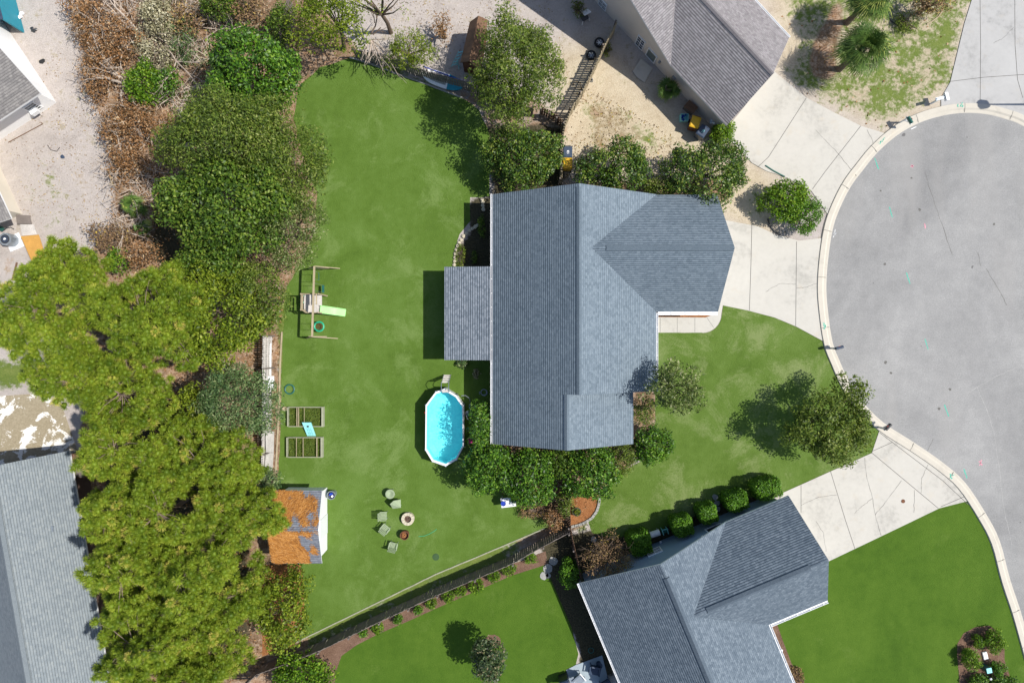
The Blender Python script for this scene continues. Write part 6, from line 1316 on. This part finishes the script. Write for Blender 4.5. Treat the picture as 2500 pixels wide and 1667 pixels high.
# patio at the bottom
t=Thing('barbecue','covered black barbecue at the corner of the shaded patio','barbecue',P(1375,1655)); c=P(1376,1652); mb=MB(); mb.box((c.x,c.y,.45),(.6,.5,.9),.4); t.part('cabinet',mb,M['black']); mb=MB(); mb.tube([(c.x-.28,c.y-.1,.95),(c.x+.28,c.y+.1,.95)],.26,14); t.part('hood',mb,M['navy']); mb=MB(); mb.box((c.x+.5,c.y+.2,.85),(.35,.4,.04),.4); mb.box((c.x-.45,c.y-.2,.85),(.3,.4,.04),.4); t.part('side_shelf',mb,M['metal'])
def patchair(label,px,py,rz,m,w_=.62):
    t=Thing('patio_chair',label,'chair',P(px,py),'chairs on the shaded patio',rz); mb=MB(); mb.box((0,0,.4),(w_,w_,.09)); t.part('seat',mb,M[m],world=False); mb=MB(); mb.box((0,w_/2,.68),(w_,.09,.6),0,-.3); t.part('backrest',mb,M[m],world=False)
    for sx in (-1,1): mb=MB(); mb.box((sx*(w_/2+.03),0,.58),(.07,w_,.05)); t.part('armrest',mb,M['white' if m!='navy' else 'navy'],world=False)
    for sx,sy in ((-1,-1),(1,-1),(-1,1),(1,1)): mb=MB(); mb.box((sx*w_/2,sy*w_/2*.9,.28),(.05,.05,.56)); t.part('leg',mb,M['white' if m!='navy' else 'navy'],world=False)
patchair('white-framed chair with grey cushion at the sunny patio edge',1412,1650,R(40),'metal')
patchair('dark chair standing in deep shade on the patio',1450,1628,R(-10),'navy')
patchair('second dark seat at the bottom edge beside the gutter',1478,1664,R(30),'navy')
t=Thing('side_table','small round dark table in the patio shade behind the dark chair','table',P(1461,1617)); c=P(1461,1617); mb=MB(); mb.lathe(c,[(.03,.05),(.03,.42),(.22,.43),(.22,.46),(0,.46)],16); t.part('tabletop',mb,M['navy']); mb=MB(); mb.lathe(c,[(.16,.05),(.15,.08),(0,.09)],14); t.part('foot',mb,M['navy'])
mb=MB(); mb.torus(P(1443,1587,.06),.18,.025,20,6); one('hose_coil',mb,M['dkgreen'],'small coiled hose in the dark bed beside the lower right house gutter','hose')
# ================================================================ LEFT SIDE ITEMS
t=Thing('air_conditioner','grey air conditioning unit with round fan beside the plywood sheet','air conditioner',P(33,590)); c=P(33,588,0); mb=MB(); r=.42; pl=[(c.x+r*1.05*math.cos(a)*(1 if k%2 else .98),c.y+r*1.05*math.sin(a)) for k,a in enumerate([R(18+k*45) for k in range(8)])]; mb.prism(pl,.06,.78); t.part('casing',mb,M['metal'])
mb=MB(); mb.torus((c.x,c.y,.79),.27,.03,24,6)
for k in range(4): mb.torus((c.x,c.y,.80),.06+.06*k,.006,20,4)
for k in range(8): mb.tube([(c.x,c.y,.80),(c.x+.27*math.cos(k*.785),c.y+.27*math.sin(k*.785),.80)],.006,4)
gr_=t.part('grille',mb,M['black']); mb=MB(); mb.lathe((c.x,c.y,.784),[(.26,0),(.26,.004)],22); t.part('fan_well',mb,M['navy'],parent=gr_); mb=MB(); mb.box((c.x+.1,c.y-.1,.03),(1.0,1.0,.06),.4); t.part('pad',mb,M['white'])
mb=MB(); mb.box((c.x,c.y,.81),(.16,.1,.02),.3); mb.box((c.x,c.y+.05,.812),(.1,.06,.02),-.2); one('note_card',mb,M['white'],'white scrap lying on the fan of the air conditioning unit','scrap')
t=Thing('drain_pipe','small teal pipe fitting at the left edge above the air conditioning unit','pipe',P(4,560)); mb=MB(); mb.tube([P(-2,556,.3),P(6,560,.3)],.16,10); t.part('pipe',mb,M['dkgreen']); mb=MB(); mb.tube([P(8,562,.3),P(16,556,.25),P(26,555,.1),P(34,560,.1)],.025,6); t.part('cable',mb,M['black'])
board('plywood_sheet','bright orange-brown plywood sheet propped beside the slatted fence end','plywood sheet',[(50.5,577),(94,573),(115,638),(83,652)],[.5,.5,.42,.42],.04,M['ply'])
mb=MB()
for q in ((58,582),(88,580),(88,642),(106,634)): mb.box(P(q[0],q[1],.19),(.12,.12,.36))
one('trestle',mb,M['wood_tan'],'short wooden props under the bright plywood sheet','prop')
board('grey_board','dark grey board lying at the top of the plank pile by the cream building','board',[(38,524),(72,526),(77,547),(41,547)],[.35,.35,.32,.32],.05,M['wood_grey'])
board('grey_board','pale grey board between the dark board and the bright plywood sheet','board',[(49,548),(82,548),(90,573),(54,576)],[.28,.28,.3,.3],.05,M['wood_white'])
mb=MB(); mb.beam(P(41,641,.08),P(30,684,.08),.09,.08); mb.beam(P(40,643,.12),P(36,655,.12),.05,.03); one('plank',mb,M['wood_brown'],'single brown plank on the sand at the far left above the pines','plank')
mb=MB(); mb.beam(P(104,303,.03),P(20,348,.03),.04,.04); mb.beam(P(104,303,.03),P(100,299,.03),.04,.04); one('pole',mb,M['wood_brown'],'thin long pole lying on the sand below the white house','pole')
mb=MB(); mb.tube([P(116,354,.03),P(120,361,.03),P(124,366,.03),P(138,370,.03),P(146,360,.03)],.02,5); one('cable',mb,M['black'],'thin dark cable curled on the sand of the left lane','cable')
g=newrng()
mb=MB()
for k in range(6): p=P(52,36,.1)+Vector((g.uniform(-.15,.15),g.uniform(-.3,.3),g.uniform(0,.1))); mb.rock(p,.12,g,.7)
one('white_bag',mb,M['white'],'crumpled white bag on the sand beside the teal side wall','bag')
mb=MB(); 
for k in range(5): mb.rock(P(81,73,.06)+Vector((g.uniform(-.2,.2),g.uniform(-.15,.15),0)),.10,g,.6)
one('dark_rag',mb,M['black'],'dark crumpled rag lying on the sandy lane','rag')
mb=MB(); mb.rock(P(152,383,.05),.14,g,.4); mb.rock(P(155,384,.05),.09,g,.4); one('dark_rag',mb,M['navy'],'small dark scrap at the lower part of the sandy lane','rag')
mb=MB(); 
for k in range(4): mb.rock(P(101,157,.08)+Vector((g.uniform(-.3,.3),g.uniform(-.3,.3),0)),.12,g,.5)
one('yard_scraps',mb,M['rubber'],'dark scraps on the sand just above the plywood sheet','rag',loc=tuple(P(101,157,0)))
def vshape(name,label): pass
t=Thing('bicycle','blue bicycle frame half hidden in the brown brush at the top left','bicycle',P(165,20)); mb=MB(); A=P(160,12,.5);B=P(172,30,.5); mb.tube([A,P(166,18,.85),B],.03,6); mb.tube([A,P(165,25,.5),B],.03,6); t.part('frame',mb,M['blue'])
for q in (A,B): mb=MB(); mb.torus(q-Vector((0,0,.2)),.28,.02,20,5,tilt=__import__('mathutils').Euler((1.2,0,.6)).to_matrix()); t.part('wheel',mb,M['rubber'])
t=Thing('equipment_deck','brown wooden platform with a dark cover beside the pale grey roof','platform',P(192,1140)); c=P(191,1138,1.4); mb=MB(); mb.box((c.x,c.y,.7),(.95,1.5,1.4),-.15); t.part('deck',mb,M['wood_brown']); mb=MB(); mb.box((c.x+.05,c.y-.2,1.47),(.8,.95,.12),-.15); t.part('cover',mb,M['wood_grey'])
# plants below the patio cover
shrub('bed_plant','round-leaved pale plants below the patio cover','plant',1128,888,14,10,.4,'greygreen',200,.14,rc=.2)
shrub('flowering_plant','pale flowers in the shaded bed between patio cover and hose','plant',1163,912,9,14,.4,'pale',60,.08,rc=.14)
